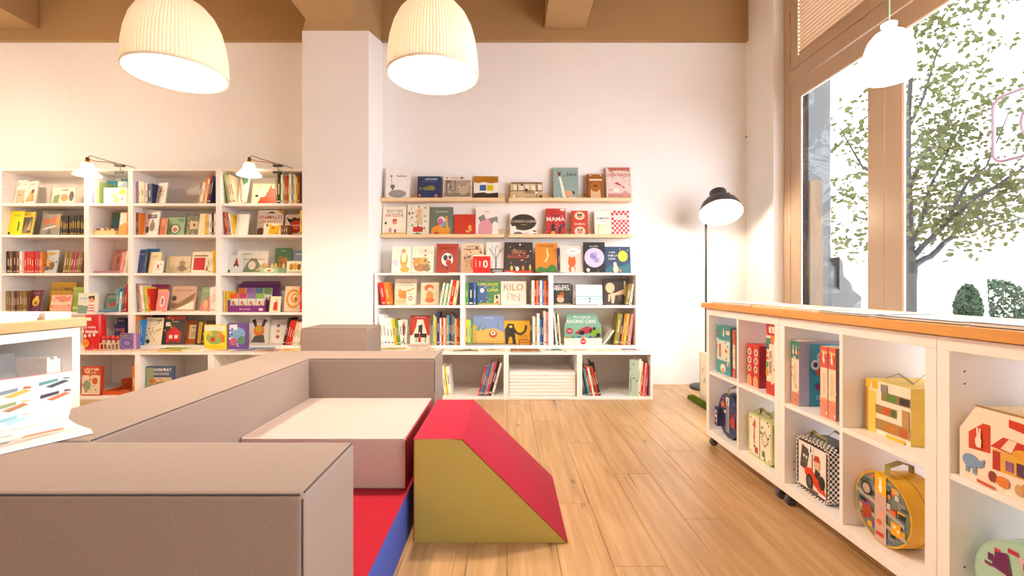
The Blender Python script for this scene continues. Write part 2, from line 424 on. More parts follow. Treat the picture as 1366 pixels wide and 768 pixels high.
# alarm sensor by the corner
sn = MB().box(XR-.028, XR-.001, 4.60, 4.64, PZ(188, 4.6), PZ(174, 4.6)).build('alarm_sensor', 'white_metal', bevel=.004)
MB().box(XR-.030, XR-.0281, 4.61, 4.63, PZ(183, 4.6), PZ(180, 4.6)).build('lens', 'dark_metal', sn)
tag(sn, 'small white alarm sensor fixed high beside the window corner', 'sensor')
# ------------------------------------------------------------------ street outside
struct('pavement', MB().box(XW+.31, 40, -10, 60, -.35, -.15, 'e4dcdf'), 'outdoor')
pr = empty('stone_pier', (2.75, 4.3, -.15)); tag(pr, 'dark veined marble pier with stepped base outside the shop window', 'stone pier')
def at(o, mb, name, m, bevel=0):
    c = mb.build(name, m, o, bevel=bevel); c.matrix_parent_inverse = o.matrix_basis.inverted(); return c
at(pr, MB().box(XW+.11, 2.815, 4.03, 4.19, -.15, 2.80), 'shaft', 'grey_marble', .01)
at(pr, MB().prism([(3.95, -.15), (3.95, .93), (4.0, 1.0), (4.0, 1.16), (4.027, 1.2), (4.027, -.15)], 'x', XW+.11, 2.84), 'plinth', 'grey_marble')
at(pr, MB().prism([(2.842, -.15), (3.03, -.15), (3.03, .9), (2.96, .96), (2.94, 1.02), (2.88, 1.08), (2.87, 1.2), (2.842, 1.24)], 'y', 3.97, 4.19), 'plinth', 'grey_marble')
wb = MB().box(XW+.055, 2.665, 3.918, 3.942, -.1, PZ(241, 3.93)).build('wood_board', 'brown_board', bevel=.003)
tag(wb, 'narrow brown wooden board standing against the marble pier', 'board')
# street tree
TX, TY = 6.95, 8.0
tree = empty('street_tree', (TX, TY, -.15)); tag(tree, 'street tree with dark forked trunk and yellowing green leaves outside window', 'tree')
def tp(x, y, dY=0): Y = TY+dY; return (PX(x, Y), Y, PZ(y, Y))
mat('tree_bark', '121110', .8, bump=.4, noise_scale=14, noise_amt=.2)
at(tree, MB().tube([(TX, TY, -.15), tp(1214, 420), tp(1214, 380), tp(1215, 352)], [.12, .10, .095, .10], 10), 'trunk', 'tree_bark')
limbs = [([(1214, 358, 0), (1213, 300, 0), (1211, 230, .1), (1212, 150, .2), (1218, 60, .3), (1224, 30, .3)], .08),
         ([(1215, 356, 0), (1240, 343, .1), (1270, 315, .3), (1290, 285, .5), (1330, 262, .8), (1400, 235, 1)], .06),
         ([(1216, 345, 0), (1238, 320, -.2), (1262, 297, -.4), (1300, 265, -.6), (1345, 238, -.8), (1400, 200, -1)], .05),
         ([(1214, 330, 0), (1228, 300, .3), (1240, 250, .5), (1258, 215, .6), (1290, 150, .8)], .045),
         ([(1262, 297, -.4), (1290, 245, -.3), (1316, 222, -.2), (1346, 150, 0)], .035),
         ([(1214, 250, 0), (1236, 200, .4), (1254, 195, .6), (1268, 150, .9), (1275, 120, 1)], .04),
         ([(1212, 280, 0), (1180, 250, -.3), (1150, 220, -.4), (1120, 170, -.4)], .035),
         ([(1213, 310, 0), (1175, 300, .3), (1140, 290, .4), (1115, 300, .5)], .03),
         ([(1290, 285, .5), (1320, 300, .9), (1366, 290, 1.2), (1420, 300, 1.4)], .03),
         ([(1212, 170, .2), (1232, 130, 0), (1250, 70, 0), (1290, 10, .3)], .03)]
anch = []
for pts, r0 in limbs:
    P = [Vector(tp(*p)) for p in pts]; Q = []
    for a, b in zip(P, P[1:]):
        for k in range(3): Q.append(a.lerp(b, k/3)+Vector((random.uniform(-.03, .03),)*3))
    Q.append(P[-1]); n = len(Q)
    at(tree, MB().tube(Q, [r0*(1-.8*k/n) for k in range(n)], 7), 'branch', 'tree_bark')
    anch += [(q, k/n) for k, q in enumerate(Q) if k/n > .25]
lf = MB(); rl = random.Random(5)
lv_, lfc = [], []
for q, t in anch:
    for c in range(5):
        cc = q+Vector((rl.gauss(0, .40), rl.gauss(0, .5), rl.gauss(0, .30)))
        if rl.random() < .45: continue
        for k in range(22):
            p = cc+Vector((rl.gauss(0, .17), rl.gauss(0, .17), rl.gauss(0, .12)))
            d = Vector((rl.gauss(0, 1), rl.gauss(0, 1), rl.gauss(-.3, .6))).normalized(); s_ = rl.uniform(.07, .12)
            e = d.cross(Vector((rl.gauss(0, 1), rl.gauss(0, 1), rl.gauss(0, 1)))).normalized()
            o = len(lv_); lv_ += [p, p+d*s_*.5+e*s_*.42, p+d*s_*1.15, p+d*s_*.5-e*s_*.42]; lfc.append((o, o+1, o+2, o+3))
lf.add(lv_, lfc)
fo = at(tree, lf, 'foliage', 'leaf'); tag(fo, kind='stuff')
# clipped bushes, white post, railing and pale houses across the street
def bush(px, Y, rx, rz, label):
    X = PX(px, Y); b = empty('topiary_bush', (X, Y, -.15)); tag(b, label, 'bush', 'clipped bushes across the street')
    at(b, MB().tube([(X, Y, -.15), (X, Y, rz*.8)], .05, 7), 'stem', 'tree_bark')
    mb = MB(); vs, fs = [], []
    for k in range(1800):
        d = Vector((rl.gauss(0, 1), rl.gauss(0, 1), rl.gauss(0, 1))).normalized(); d *= rl.uniform(.86, 1.04)
        z = d.z
        p = Vector((X+d.x*rx*(1-.25*max(z, 0)), Y+d.y*rx, rz*1.0+d.z*rz-.10)); a = Vector((rl.gauss(0, 1), rl.gauss(0, 1), rl.gauss(0, 1))).normalized()*.06
        c = Vector((rl.gauss(0, 1), rl.gauss(0, 1), rl.gauss(0, 1))).normalized()*.045; o = len(vs)
        vs += [p-a, p+c, p+a, p-c]; fs.append((o, o+1, o+2, o+3))
    mb.add(vs, fs); tag(at(b, mb, 'foliage', 'hedge_leaf'), kind='stuff')
bush(1324, 12.0, .66, .62, 'big round clipped bush beyond the white post across the street')
bush(1291, 10.2, .22, .55, 'small narrow clipped bush on the street side of the white post')
post = empty('white_post', (PX(1304, 11.0), 11.0, -.15)); tag(post, 'thick white post between the clipped bushes across the street', 'post')
at(post, MB().prism([(PX(1297, 11), -.15), (PX(1312, 11), -.15), (PX(1309, 11), 1.3), (PX(1300, 11), 1.3)], 'y', 10.88, 11.12, 'f6f2f4'), 'shaft', 'outdoor')
at(post, MB().box(PX(1298, 11), PX(1311, 11), 10.86, 11.14, 1.3, 1.36, 'f6f2f4'), 'cap', 'outdoor')
rail = empty('street_railing', (13, 13.5, -.15)); tag(rail, 'white metal railing along the far side of the street', 'railing')
at(rail, MB().box(6, 24, 13.4, 13.44, .42, .47, 'f4f2f6'), 'rail', 'outdoor')
b0 = None
for k in range(150):
    if b0 is None: b0 = at(rail, MB().box(6, 6.03, 13.41, 13.43, -.15, .42, 'e9e7ee'), 'baluster', 'outdoor')
    else:
        o = b0.copy(); COL.objects.link(o); o.location.x = k*.12
def house(name, x0, x1, y0, zt, label, wins, cw='efe6e6'):
    h = empty(name, ((x0+x1)/2, y0, -.15)); tag(h, label, 'building')
    at(h, MB().box(x0, x1, y0, y0+6, -.15, zt, cw), 'wall', 'outdoor')
    at(h, MB().box(x0-.2, x1+.2, y0-.25, y0+6.2, zt, zt+.25, 'e4dada'), 'cornice', 'outdoor')
    for (a, b, c, d) in wins:
        wn = at(h, MB().box(a, b, y0-.06, y0-.001, c, d, 'f2eef0'), 'window', 'outdoor')
        at(wn, MB().box(a+.1, b-.1, y0-.075, y0-.061, c+.1, d-.1, 'b9b4c0'), 'pane', 'outdoor')
        at(h, MB().box(a-.15, b+.15, y0-.5, y0-.002, c-.18, c-.06, 'e9e2e4'), 'balcony', 'outdoor')
house('town_house', 8.5, 17.5, 20.0, 2.2, 'low pale house with balconies seen past the marble pier', [(10.5+i*2.1, 11.7+i*2.1, .1, 1.6) for i in range(3)])
house('town_house', 21.5, 36, 26.0, 7.2, 'tall pale town house behind the street tree', [(22.5+i*2.6, 23.9+i*2.6, z, z+1.7) for i in range(4) for z in (1.6, 4.4)])
# ================================================================== FURNITURE
YF = 4.32; YBK = 4.62           # bookcase fronts and backs
Z1, Z2, Z3, Z4, ZBN = 1.760, 1.467, 1.111, .746, .412
ZTOP = 2.082
def bookcase(x0, x1, z0, z1, shelves, label, yf=YF, yb=YBK, name='bookcase', bottom=True, ts=.022, feet=False):
    o = empty(name, ((x0+x1)/2, (yf+yb)/2, z0)); tag(o, label, 'bookcase' if name == 'bookcase' else 'shelf unit', 'white bookcases along the back wall')
    g = .0006
    at(o, MB().box(x0+g, x0+ts, yf, yb-.006, z0, z1), 'side_panel', 'white_lacquer', .0012)
    at(o, MB().box(x1-ts, x1-g, yf, yb-.006, z0, z1), 'side_panel', 'white_lacquer', .0012)
    at(o, MB().box(x0+ts, x1-ts, yf, yb-.006, z1-.020, z1), 'top_panel', 'white_lacquer', .0012)
    if bottom: at(o, MB().box(x0+ts, x1-ts, yf+.002, yb-.006, z0+.001, z0+.024), 'bottom_panel', 'white_lacquer', .0012)
    at(o, MB().box(x0+g, x1-g, yb-.006, yb, z0+.002, z1-.001), 'back_panel', 'white_back')
    for z in shelves:
        at(o, MB().box(x0+ts, x1-ts, yf+.004, yb-.006, z-.024, z), 'shelf', 'white_lacquer', .0012)
    for zz in ((z1-.09,) if not shelves else (max(shelves)+.10, max(shelves)+.132)):
        at(o, MB().box(x0+ts-.0005, x0+ts+.0008, yf+.035, yf+.041, zz, zz+.006), 'peg_hole', 'fitting_hole')
    return o
xa = [PX(v, YF) for v in (-1, 115.2, 174, 291, 408)]
ZB0 = ZBN+.0005
lab = ['white wide bookcase farthest from the column, behind the wood-topped cabinet',
       'white narrow bookcase with a clamp lamp, between two wide bookcases',
       'white wide bookcase between the narrow bookcase and the one beside the column',
       'white wide bookcase standing directly beside the white column']
for k in range(4):
    bookcase(xa[k], xa[k+1], ZB0, ZTOP, (Z1, Z2, Z3, Z4), lab[k])
xm = [PX(v, YF) for v in (499.4, 617, 735, 851.6)]
lab = ['low white bookcase bay beside the column, under the picture ledges',
       'low white bookcase bay in the middle of three under the picture ledges',
       'low white bookcase bay nearest the floor lamp, under the picture ledges']
for k in range(3):
    bookcase(xm[k], xm[k+1], ZB0, Z3, (Z4+.065,), lab[k])
ZMS = Z4+.065                     # middle shelf of the low bays
# benches under the bookcases
YN = 4.05
def bench(x0, x1, label):
    return bookcase(x0, x1, .0005, ZBN, (), label, YN, YBK, 'low_bench')
xb = [PX(v, YN) for v in (72, 183, 280.5, 378)]
bench(PX(-30, YN), xb[0], 'white low bench bay hidden behind the wood-topped cabinet')
bench(xb[0], xb[1], 'white low bench bay holding the red paper-craft boxes')
bench(xb[1], xb[2], 'white low bench bay holding the paper art box')
bench(xb[2], PX(401, YN), 'white low bench bay beside the column, half hidden by grey foam')
xc = [PX(v, YN) for v in (490.5, 583, 675.2, 773.2, 871.5)]
bench(xc[0], xc[1], 'white low bench bay hidden behind the grey foam backrest')
bench(xc[1], xc[2], 'white low bench bay next to the grey foam backrest')
bench(xc[2], xc[3], 'white low bench bay filled by the ribbed drawer box')
bench(xc[3], xc[4], 'white low bench bay at the end toward the floor lamp')
# ribbed drawer box
dr = empty('drawer_box', ((xc[2]+xc[3])/2, 4.2, .03)); tag(dr, 'white ribbed drawer box inside the low bench', 'drawer box')
x0, x1 = xc[2]+.026, xc[3]-.03; zt = PZ(497, 4.075)
at(dr, MB().box(x0, x1, 4.085, 4.55, .0255, zt), 'body', 'white_lacquer', .003)
nr = 7
for k in range(nr):
    z = .03+(zt-.03)*k/nr
    at(dr, MB().prism([(4.085, z+.002), (4.072, z+.007), (4.072, z+(zt-.03)/nr-.005), (4.085, z+(zt-.03)/nr-.001)], 'x', x0+.004, x1-.004), 'slat', 'white_lacquer')
# picture ledges
def ledge(xp0, xp1, z, label):
    Yf = YB-.12; a, b = PX(xp0, Yf), PX(xp1, Yf)
    o = empty('picture_ledge', ((a+b)/2, YB-.06, z)); tag(o, label, 'ledge', 'wooden picture ledges')
    at(o, MB().box(a, b, Yf, YB-.001, z-.012, z), 'bottom_board', 'birch_ledge', .001)
    at(o, MB().box(a, b, YB-.013, YB-.001, z+.0005, z+.085), 'back_rail', 'birch_ledge', .001)
    at(o, MB().box(a, b, Yf-.012, Yf-.0002, z-.012, z+.020), 'front_lip', 'birch_ledge', .001)
ZL1 = PZ(266.5, YB-.12); ZL2 = PZ(315.0, YB-.12)
ledge(508, 673, ZL1, 'upper pale wooden picture ledge nearest the column')
ledge(678.5, 843.5, ZL1, 'upper pale wooden picture ledge nearest the floor lamp')
ledge(508, 672.5, ZL2, 'lower pale wooden picture ledge nearest the column')
ledge(678.5, 843.5, ZL2, 'lower pale wooden picture ledge nearest the floor lamp')
# ------------------------------------------------------------------ cube cabinets on castors by the window
XF = 1.258; XBK = 1.645; ZK0, ZK1 = .062, .852
mid = (ZK0+ZK1)/2
def castor(o, x, y):
    c = at(o, MB().box(x-.018, x+.018, y-.018, y+.018, ZK0-.006, ZK0), 'castor', 'dark_metal')
    for s in (-1, 1): at(c, MB().box(x-.012, x+.016, y+s*.014-.0015, y+s*.014+.0015, .026, ZK0-.006), 'fork_arm', 'dark_metal')
    wv = MB().lathe([(.0, -.011), (.020, -.011), (.0255, -.008), (.0255, .008), (.020, .011), (0, .011)], 20).xf(Matrix.Translation((x-.004, y, .026)) @ Matrix.Rotation(PI/2, 4, 'X'))
    at(c, wv, 'wheel', 'rubber')
def cube_cabinet(y0, y1, label):
    """y0 far end, y1 near end"""
    o = empty('cube_cabinet', ((XF+XBK)/2, (y0+y1)/2, ZK0)); tag(o, label, 'cabinet', 'white cube cabinets by the window')
    b, d = .039, .018; ym = (y0+y1)/2; g = .0006
    at(o, MB().box(XF, XBK, y0-b, y0-g, ZK0, ZK1-b), 'side_panel', 'white_lacquer', .0015)
    at(o, MB().box(XF, XBK, y1+g, y1+b, ZK0, ZK1-b), 'side_panel', 'white_lacquer', .0015)
    at(o, MB().box(XF, XBK, y1+g, y0-g, ZK1-b+.0003, ZK1), 'top_panel', 'white_lacquer', .0015)
    at(o, MB().box(XF, XBK, y1+b, y0-b, ZK0, ZK0+b), 'bottom_panel', 'white_lacquer', .0015)
    at(o, MB().box(XF+.002, XBK, ym-d/2, ym+d/2, ZK0+b, ZK1-b), 'divider', 'white_lacquer', .001)
    for (p, q) in ((y1+b, ym-d/2), (ym+d/2, y0-b)):
        at(o, MB().box(XF+.002, XBK, p, q, mid-d/2, mid+d/2), 'shelf', 'white_lacquer', .001)
    at(o, MB().box(XBK, XBK+.004, y1+g, y0-g, ZK0, ZK1), 'back_panel', 'thin_back')
    for zz in (ZK1-.10, ZK1-.135, ZK0+.10, ZK0+.135):
        at(o, MB().box(XF+.04, XF+.045, y0-b-.0008, y0-b+.0004, zz, zz+.005), 'peg_hole', 'fitting_hole')
    for yy in (y0-.035, y1+.035): 
        for xx in (XF+.035, XBK-.04): castor(o, xx, yy)
cube_cabinet(2.93, 2.145, 'white cube cabinet on castors nearest the floor lamp')
cube_cabinet(2.1445, 1.36, 'white cube cabinet on castors holding the chequered racing case')
cube_cabinet(1.3595, .575, 'white cube cabinet on castors holding the circus box')
ZW = .889
wt = MB().box(1.235, 1.675, .56, 2.955, ZK1+.004, ZW).build('worktop', 'pine_top', bevel=.003)
tag(wt, 'long orange pine worktop across the white cube cabinets', 'worktop')
# cabinet at the other side with a pale wood top
XQ = -2.02; yq0, yq1 = 2.20, .62; zq = .80
o = empty('cube_cabinet', (XQ-.2, 1.4, 0)); tag(o, 'white cabinet with pale wood top in front of the tall bookcases', 'cabinet', 'white cube cabinets by the bookcases')
at(o, MB().box(XQ-.40, XQ, yq0-.039, yq0, .0005, zq-.0395), 'side_panel', 'white_lacquer', .0015)
at(o, MB().box(XQ-.40, XQ, yq1, yq1+.039, .0005, zq-.0395), 'side_panel', 'white_lacquer', .0015)
at(o, MB().box(XQ-.40, XQ, yq1, yq0, zq-.039, zq), 'top_panel', 'white_lacquer', .0015)
at(o, MB().box(XQ-.40, XQ, yq1+.039, yq0-.039, .0005, .039), 'bottom_panel', 'white_lacquer', .0015)
at(o, MB().box(XQ-.404, XQ-.40, yq1, yq0, .001, zq), 'back_panel', 'white_back')
for yy in (1.80, 1.41, 1.02): at(o, MB().box(XQ-.40, XQ-.002, yy-.009, yy+.009, .039, zq-.039), 'divider', 'white_lacquer')
for (a, b) in ((1.809, yq0-.039), (1.419, 1.791), (1.029, 1.401), (yq1+.039, 1.011)):
    at(o, MB().box(XQ-.40, XQ-.002, a, b, .41, .428), 'shelf', 'white_lacquer')
ZQ = .846
wq = MB().box(XQ-.42, XQ+.015, yq1-.02, yq0+.02, zq+.004, ZQ).build('worktop', 'pale_top', bevel=.003)
tag(wq, 'pale wood worktop on the cabinet in front of the tall bookcases', 'worktop')
# ------------------------------------------------------------------ soft play corner
def foam(name, polys, label, cat='foam block', seams=(), bevel=.014, wrinkle=.0):
    """polys: list of (points, colour): a closed convex solid"""
    bm = bmesh.new(); vd = {}; cl = []
    for pts, c in polys:
        vs = []
        for p in pts:
            k = tuple(round(q, 4) for q in p)
            if k not in vd: vd[k] = bm.verts.new(p)
            vs.append(vd[k])
        bm.faces.new(vs); cl.append(c)
    bm.faces.ensure_lookup_table(); lay = bm.faces.layers.int.new('ci')
    for f, k in zip(bm.faces, range(len(cl))): f[lay] = k
    bmesh.ops.recalc_face_normals(bm, faces=bm.faces)
    bmesh.ops.bevel(bm, geom=list(bm.edges), offset=bevel, segments=3, profile=.6, affect='EDGES', clamp_overlap=True)
    me = bpy.data.meshes.new(name); 
    bm.normal_update(); bm.to_mesh(me)
    ci = [f[lay] for f in bm.faces]; bm.free()
    ca = me.color_attributes.new('Col', 'FLOAT_COLOR', 'CORNER'); buf = []
    for p, k in zip(me.polygons, ci): buf.extend(lin(cl[k])*len(p.vertices))
    ca.data.foreach_set('color', buf); me.polygons.foreach_set('use_smooth', [True]*len(me.polygons))
    me.materials.append(MATS['fabric']); me.set_sharp_from_angle(angle=math.radians(40))
    o = bpy.data.objects.new(name, me); COL.objects.link(o); tag(o, label, cat)
    for pts, c in seams:
        s = MB().tube(pts, .0022, 6, c).build('seam', 'fabric', o)
    return o
def box_polys(x0, x1, y0, y1, z0, z1, cols):
    c = cols if isinstance(cols, (list, tuple)) else [cols]*6
    v = lambda a, b, d: (x1 if a else x0, y1 if b else y0, z1 if d else z0)
    return [([v(0,0,0), v(1,0,0), v(1,0,1), v(0,0,1)], c[0]), ([v(0,1,0), v(0,1,1), v(1,1,1), v(1,1,0)], c[1]), ([v(0,0,0), v(0,0,1), v(0,1,1), v(0,1,0)], c[2]),
            ([v(1,0,0), v(1,1,0), v(1,1,1), v(1,0,1)], c[3]), ([v(0,0,0), v(0,1,0), v(1,1,0), v(1,0,0)], c[4]), ([v(0,0,1), v(1,0,1), v(1,1,1), v(0,1,1)], c[5])]
GR = '8c7c73'; ZSF = .605; SD = '4a4442'
xo, xi, xr = -1.40, -1.06, -.385
def edge_top(x0, x1, y0, y1, z, c, k=.005):
    return [([(x0+k, y0+k*.4, z-k*.6), (x1-k*.6, y0+k*.4, z-k*.6), (x1-k*.6, y1-k, z-k*.6)], c)]
foam('foam_block', box_polys(xo, xr, .88, 1.175, .001, ZSF, GR), 'grey fabric foam backrest closest to the camera, carrying the open catalogue',
     seams=[([(xo+.01, .8825, ZSF-.0035), (xr-.008, .8825, ZSF-.0035)], SD), ([(xr-.0035, .884, .02), (xr-.0035, .884, ZSF-.012), ], SD), ([(xr-.004, .892, ZSF-.003), (xr-.004, 1.165, ZSF-.003)], SD)])
foam('foam_block', box_polys(xo, xi, 1.177, 2.498, .001, ZSF, GR), 'long grey fabric foam backrest running beside the white cabinet',
     seams=[([(xi-.0035, 1.19, ZSF-.0035), (xi-.0035, 2.49, ZSF-.0035)], SD)])
foam('foam_block', box_polys(xo, xr, 2.50, 2.80, .001, ZSF, GR), 'grey fabric foam backrest behind the pink foam seat',
     seams=[([(xi, 2.503, ZSF-.0035), (xr-.008, 2.503, ZSF-.0035)], SD), ([(xr-.0035, 2.504, .42), (xr-.0035, 2.504, ZSF-.012)], SD), ([(xr-.004, 2.51, ZSF-.003), (xr-.004, 2.79, ZSF-.003)], SD)])
foam('foam_block', box_polys(-1.60, -1.075, 3.60, 3.98, .001, .664, GR), 'grey fabric foam block standing in front of the white column',
     seams=[([(-1.59, 3.603, .66), (-1.085, 3.603, .66)], SD)])
RED, PINK, BLUE, OLIVE = '9c022c', 'beaaa4', '3c50a8', 'bcac5c'
foam('foam_platform', box_polys(xi+.002, xr-.004, 1.178, 2.497, .001, .190, [RED, RED, RED, BLUE, RED, 'a00220']), 'low foam play base with red top and blue side', 'foam base', bevel=.008)
foam('foam_cushion', box_polys(xi+.003, -.398, 1.84, 2.496, .1915, .395, [PINK, PINK, PINK, RED, PINK, 'b8a6a0']), 'pale pink foam seat cushion on the red play base', 'foam seat', bevel=.010,
     seams=[([(xi+.012, 1.842, .392), (-.408, 1.842, .392)], 'f2e8e2'), ([(xi+.006, 1.85, .392), (xi+.006, 2.488, .392)], 'f2e8e2'), ([(-.401, 1.85, .392), (-.401, 2.488, .392)], RED)])
wx0, wx1, wx2 = -.362, -.172, .238; wy0, wy1 = 1.80, 2.42; wz = .404; t_ = .006
A = [(wx0, .001), (wx2, .001), (wx2, .004), (wx1, wz), (wx0, wz)]
wp = [([(p[0], wy0, p[1]) for p in A], OLIVE), ([(p[0], wy1, p[1]) for p in A[::-1]], OLIVE)]
for k in range(5):
    p, q = A[k], A[(k+1) % 5]; wp.append(([(p[0], wy0, p[1]), (p[0], wy1, p[1]), (q[0], wy1, q[1]), (q[0], wy0, q[1])][::-1], RED))
foam('foam_wedge', wp, 'red foam wedge ramp with olive green end on the wood floor', 'foam wedge', bevel=.0045,
     seams=[([(wx0+.002, wy0+.001, .01), (wx0+.002, wy0+.001, wz-.003), (wx1-.001, wy0+.001, wz-.003), (wx2-.006, wy0+.001, .005)], '8f1a2c')])
# ------------------------------------------------------------------ lamps
def basket_lamp(x, y, z, label, lit=LAMP_W):
    o = empty('pendant_lamp', (x, y, z)); tag(o, label, 'pendant lamp', 'woven basket pendant lamps')
    R, Hh = .219, .37
    prof = [(R*(1-.02*0), 0), (R*1.005, .03), (R*.985, .10), (R*.94, .17), (R*.86, .235), (R*.74, .29), (R*.58, .332), (R*.38, .358), (R*.18, .370), (.03, .374)]
    MB().lathe(prof, 360, rib=.02, ribs=90).build('shade', 'woven_cane', o)
    MB().lathe([(r*.955, zz*.985+.003) for r, zz in prof], 48).build('lining', 'shade_lining', o)
    MB().tube([(R*math.cos(2*PI*k/48), R*math.sin(2*PI*k/48), 0) for k in range(49)], .006, 6).build('rim', 'woven_cane', o)
    MB().lathe([(0, .44), (.018, .44), (.026, .425), (.034, .385), (.034, .37)], 20).build('cap', 'white_metal', o)
    MB().tube([(0, 0, .43), (0, 0, ZC-z-.001)], .004, 6).build('cord', 'white_metal', o)
    MB().lathe([(0, .30), (.02, .30), (.02, .25), (.0, .25)], 16).build('socket', 'white_metal', o)
    b = MB().lathe([(0, .10), (.025, .108), (.045, .135), (.05, .16), (.043, .19), (.025, .225), (.016, .25)], 20).build('bulb', 'bulb_glow', o)
    b.visible_shadow = True
    light('pendant_light', 'POINT', (0, 0, .085), lit, WARM, .06, o)
basket_lamp(PX(236, 2.3), 2.3, PZ(99, 2.3), 'large woven basket pendant lamp hanging over the tall bookcase side')
basket_lamp(PX(577.5, 2.3), 2.3, PZ(101, 2.3), 'large woven basket pendant lamp hanging beside the column, over the pink seat')
for (x, y, t) in ((-3.4, .1, 'by the plain side wall'), (-1.6, -.9, 'behind the foam corner'), (.5, -1.2, 'over the open floor behind the camera')):  # unseen basket lamps, added to fill the room with light
    basket_lamp(x, y, 2.04, 'added woven basket fill lamp out of frame '+t, LAMP_W*.2)
# opal pendant by the window
def opal_lamp(loc, label, power, c):
    o = empty('pendant_lamp', loc); tag(o, label, 'pendant lamp', 'opal glass pendant lamps')
    PROF = [(0, .0), (.06, .0), (.095, .006), (.105, .02), (.107, .10), (.103, .16), (.088, .205), (.062, .238), (.036, .254), (.026, .262), (.026, .272), (.034, .276), (.034, .288), (.02, .296), (0, .297)]
    MB().lathe(PROF, 40).build('shade', 'opal_glow', o)
    MB().tube([(0, 0, .295), (0, 0, ZC-loc[2]-.001)], .004, 6, '8fae94').build('cord', 'enamel', o)
    light('pendant_light', 'POINT', (0, 0, -.06), power*.5, c, .09, o); light('pendant_light', 'POINT', (0, -.17, .14), power*.5, c, .05, o)
yo = 2.35
opal_lamp((PX(1186, yo), yo, PZ(108, yo)), 'small glowing white opal glass pendant lamp hanging before the window', 14, (1, .86, .68))
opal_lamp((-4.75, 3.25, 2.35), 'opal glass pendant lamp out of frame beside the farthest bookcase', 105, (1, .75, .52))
# floor lamp
FX, FY = 1.925, 4.49
o = empty('floor_lamp', (FX, FY, 0)); tag(o, 'dark grey floor lamp with tilted dome shade beside the white wall', 'floor lamp')
MB().lathe([(0, .032), (.13, .032), (.148, .026), (.150, .012), (.150, .0008), (0, .0008)], 40).build('base', 'dark_metal', o)
MB().tube([(0, 0, .03), (0, 0, 1.72)], .0105, 12).build('pole', 'dark_metal', o)
hd = Vector((.06, -.14, 1.80)); ax = Vector((-.12, -.52, -.845)).normalized()
Mh = Matrix.Translation(hd) @ ax.to_track_quat('-Z', 'Y').to_matrix().to_4x4()
sh = MB().lathe([(0, .095), (.062, .095), (.075, .086), (.080, .0), (.092, -.01), (.125, -.03), (.158, -.07), (.178, -.12), (.186, -.165)], 44).xf(Mh).build('shade', 'dark_metal', o)
MB().lathe([(0, .0), (.078, -.002), (.123, -.035), (.155, -.073), (.175, -.121), (.184, -.165)], 44).xf(Mh).build('lining', 'shade_lining', o)
MB().lathe([(0, -.02), (.03, -.03), (.055, -.07), (.06, -.10), (.048, -.135), (.02, -.15), (0, -.152)], 20).xf(Mh).build('bulb', 'bulb_glow', o)
for s in (-1, 1):
    k = MB().tube([Mh @ Vector((s*.082, 0, .02)), Mh @ Vector((s*.098, 0, .02))], .011, 10).build('knob', 'dark_metal', o)
MB().tube([(0, 0, 1.715), (0, .02, 1.79), Mh @ Vector((-.092, .02, .06)), Mh @ Vector((-.092, 0, .02))], .006, 8).build('bracket', 'dark_metal', o)
light('floor_light', 'POINT', Mh @ Vector((0, 0, -.20)), 18, (1, .82, .6), .06, o)
# clamp lamps on the bookcases
def clamp_lamp(px, ptop, label, side):
    Y = YF-.10; x = PX(px, Y); zt = PZ(ptop, Y)     # brass neck top
    o = empty('clamp_lamp', (x, Y, zt)); tag(o, label, 'clamp lamp', 'white clamp lamps on the bookcases')
    h = .13
    MB().lathe([(.0, .0), (.014, .0), (.014, -.03), (.020, -.032), (.020, -.046), (.013, -.048)], 16).build('neck', 'brass', o)
    MB().lathe([(.014, -.045), (.036, -.05), (.044, -.06), (.050, -.095), (.068, -.125), (.105, -.158), (.103, -.166)], 36).build('shade', 'opal_glass', o)
    MB().lathe([(0, -.075), (.02, -.08), (.032, -.105), (.030, -.125), (.015, -.145), (0, -.148)], 16).build('bulb', 'bulb_glow', o)
    xe = side*.20; zs = ZTOP-zt
    MB().tube([(0, .0, -.012), (side*.06, .02, -.03), (xe*.7, .05, zs+.045), (xe, .075, zs+.035)], .0045, 8).build('arm', 'brass', o)
    c = MB().box(xe-.03, xe+.05, .085, .118, zs+.018, zs+.034).build('clamp', 'dark_metal', o)
    MB().box(xe-.03, xe+.05, .085, .099, zs-.045, zs-.030).build('clamp', 'dark_metal', o)
    MB().tube([(xe+.02, .092, zs+.03), (xe+.02, .092, zs-.045)], .004, 6).build('screw', 'brass', o)
    MB().tube([(0, 0, 0), (side*.02, .01, .02), (side*.08, .05, .0), (side*.2, .09, -.03), (side*.28, .12, zs+.028), (side*.34, .16, zs+.006)], .003, 6).build('cable', 'cable', o)
    light('clamp_light', 'POINT', (0, 0, -.19), 2.4, WARM, .04, o)
clamp_lamp(116.5, 210, 'white clamp lamp over the narrow bookcase', 1)
clamp_lamp(332.5, 210, 'white clamp lamp over the bookcase beside the column', 1)
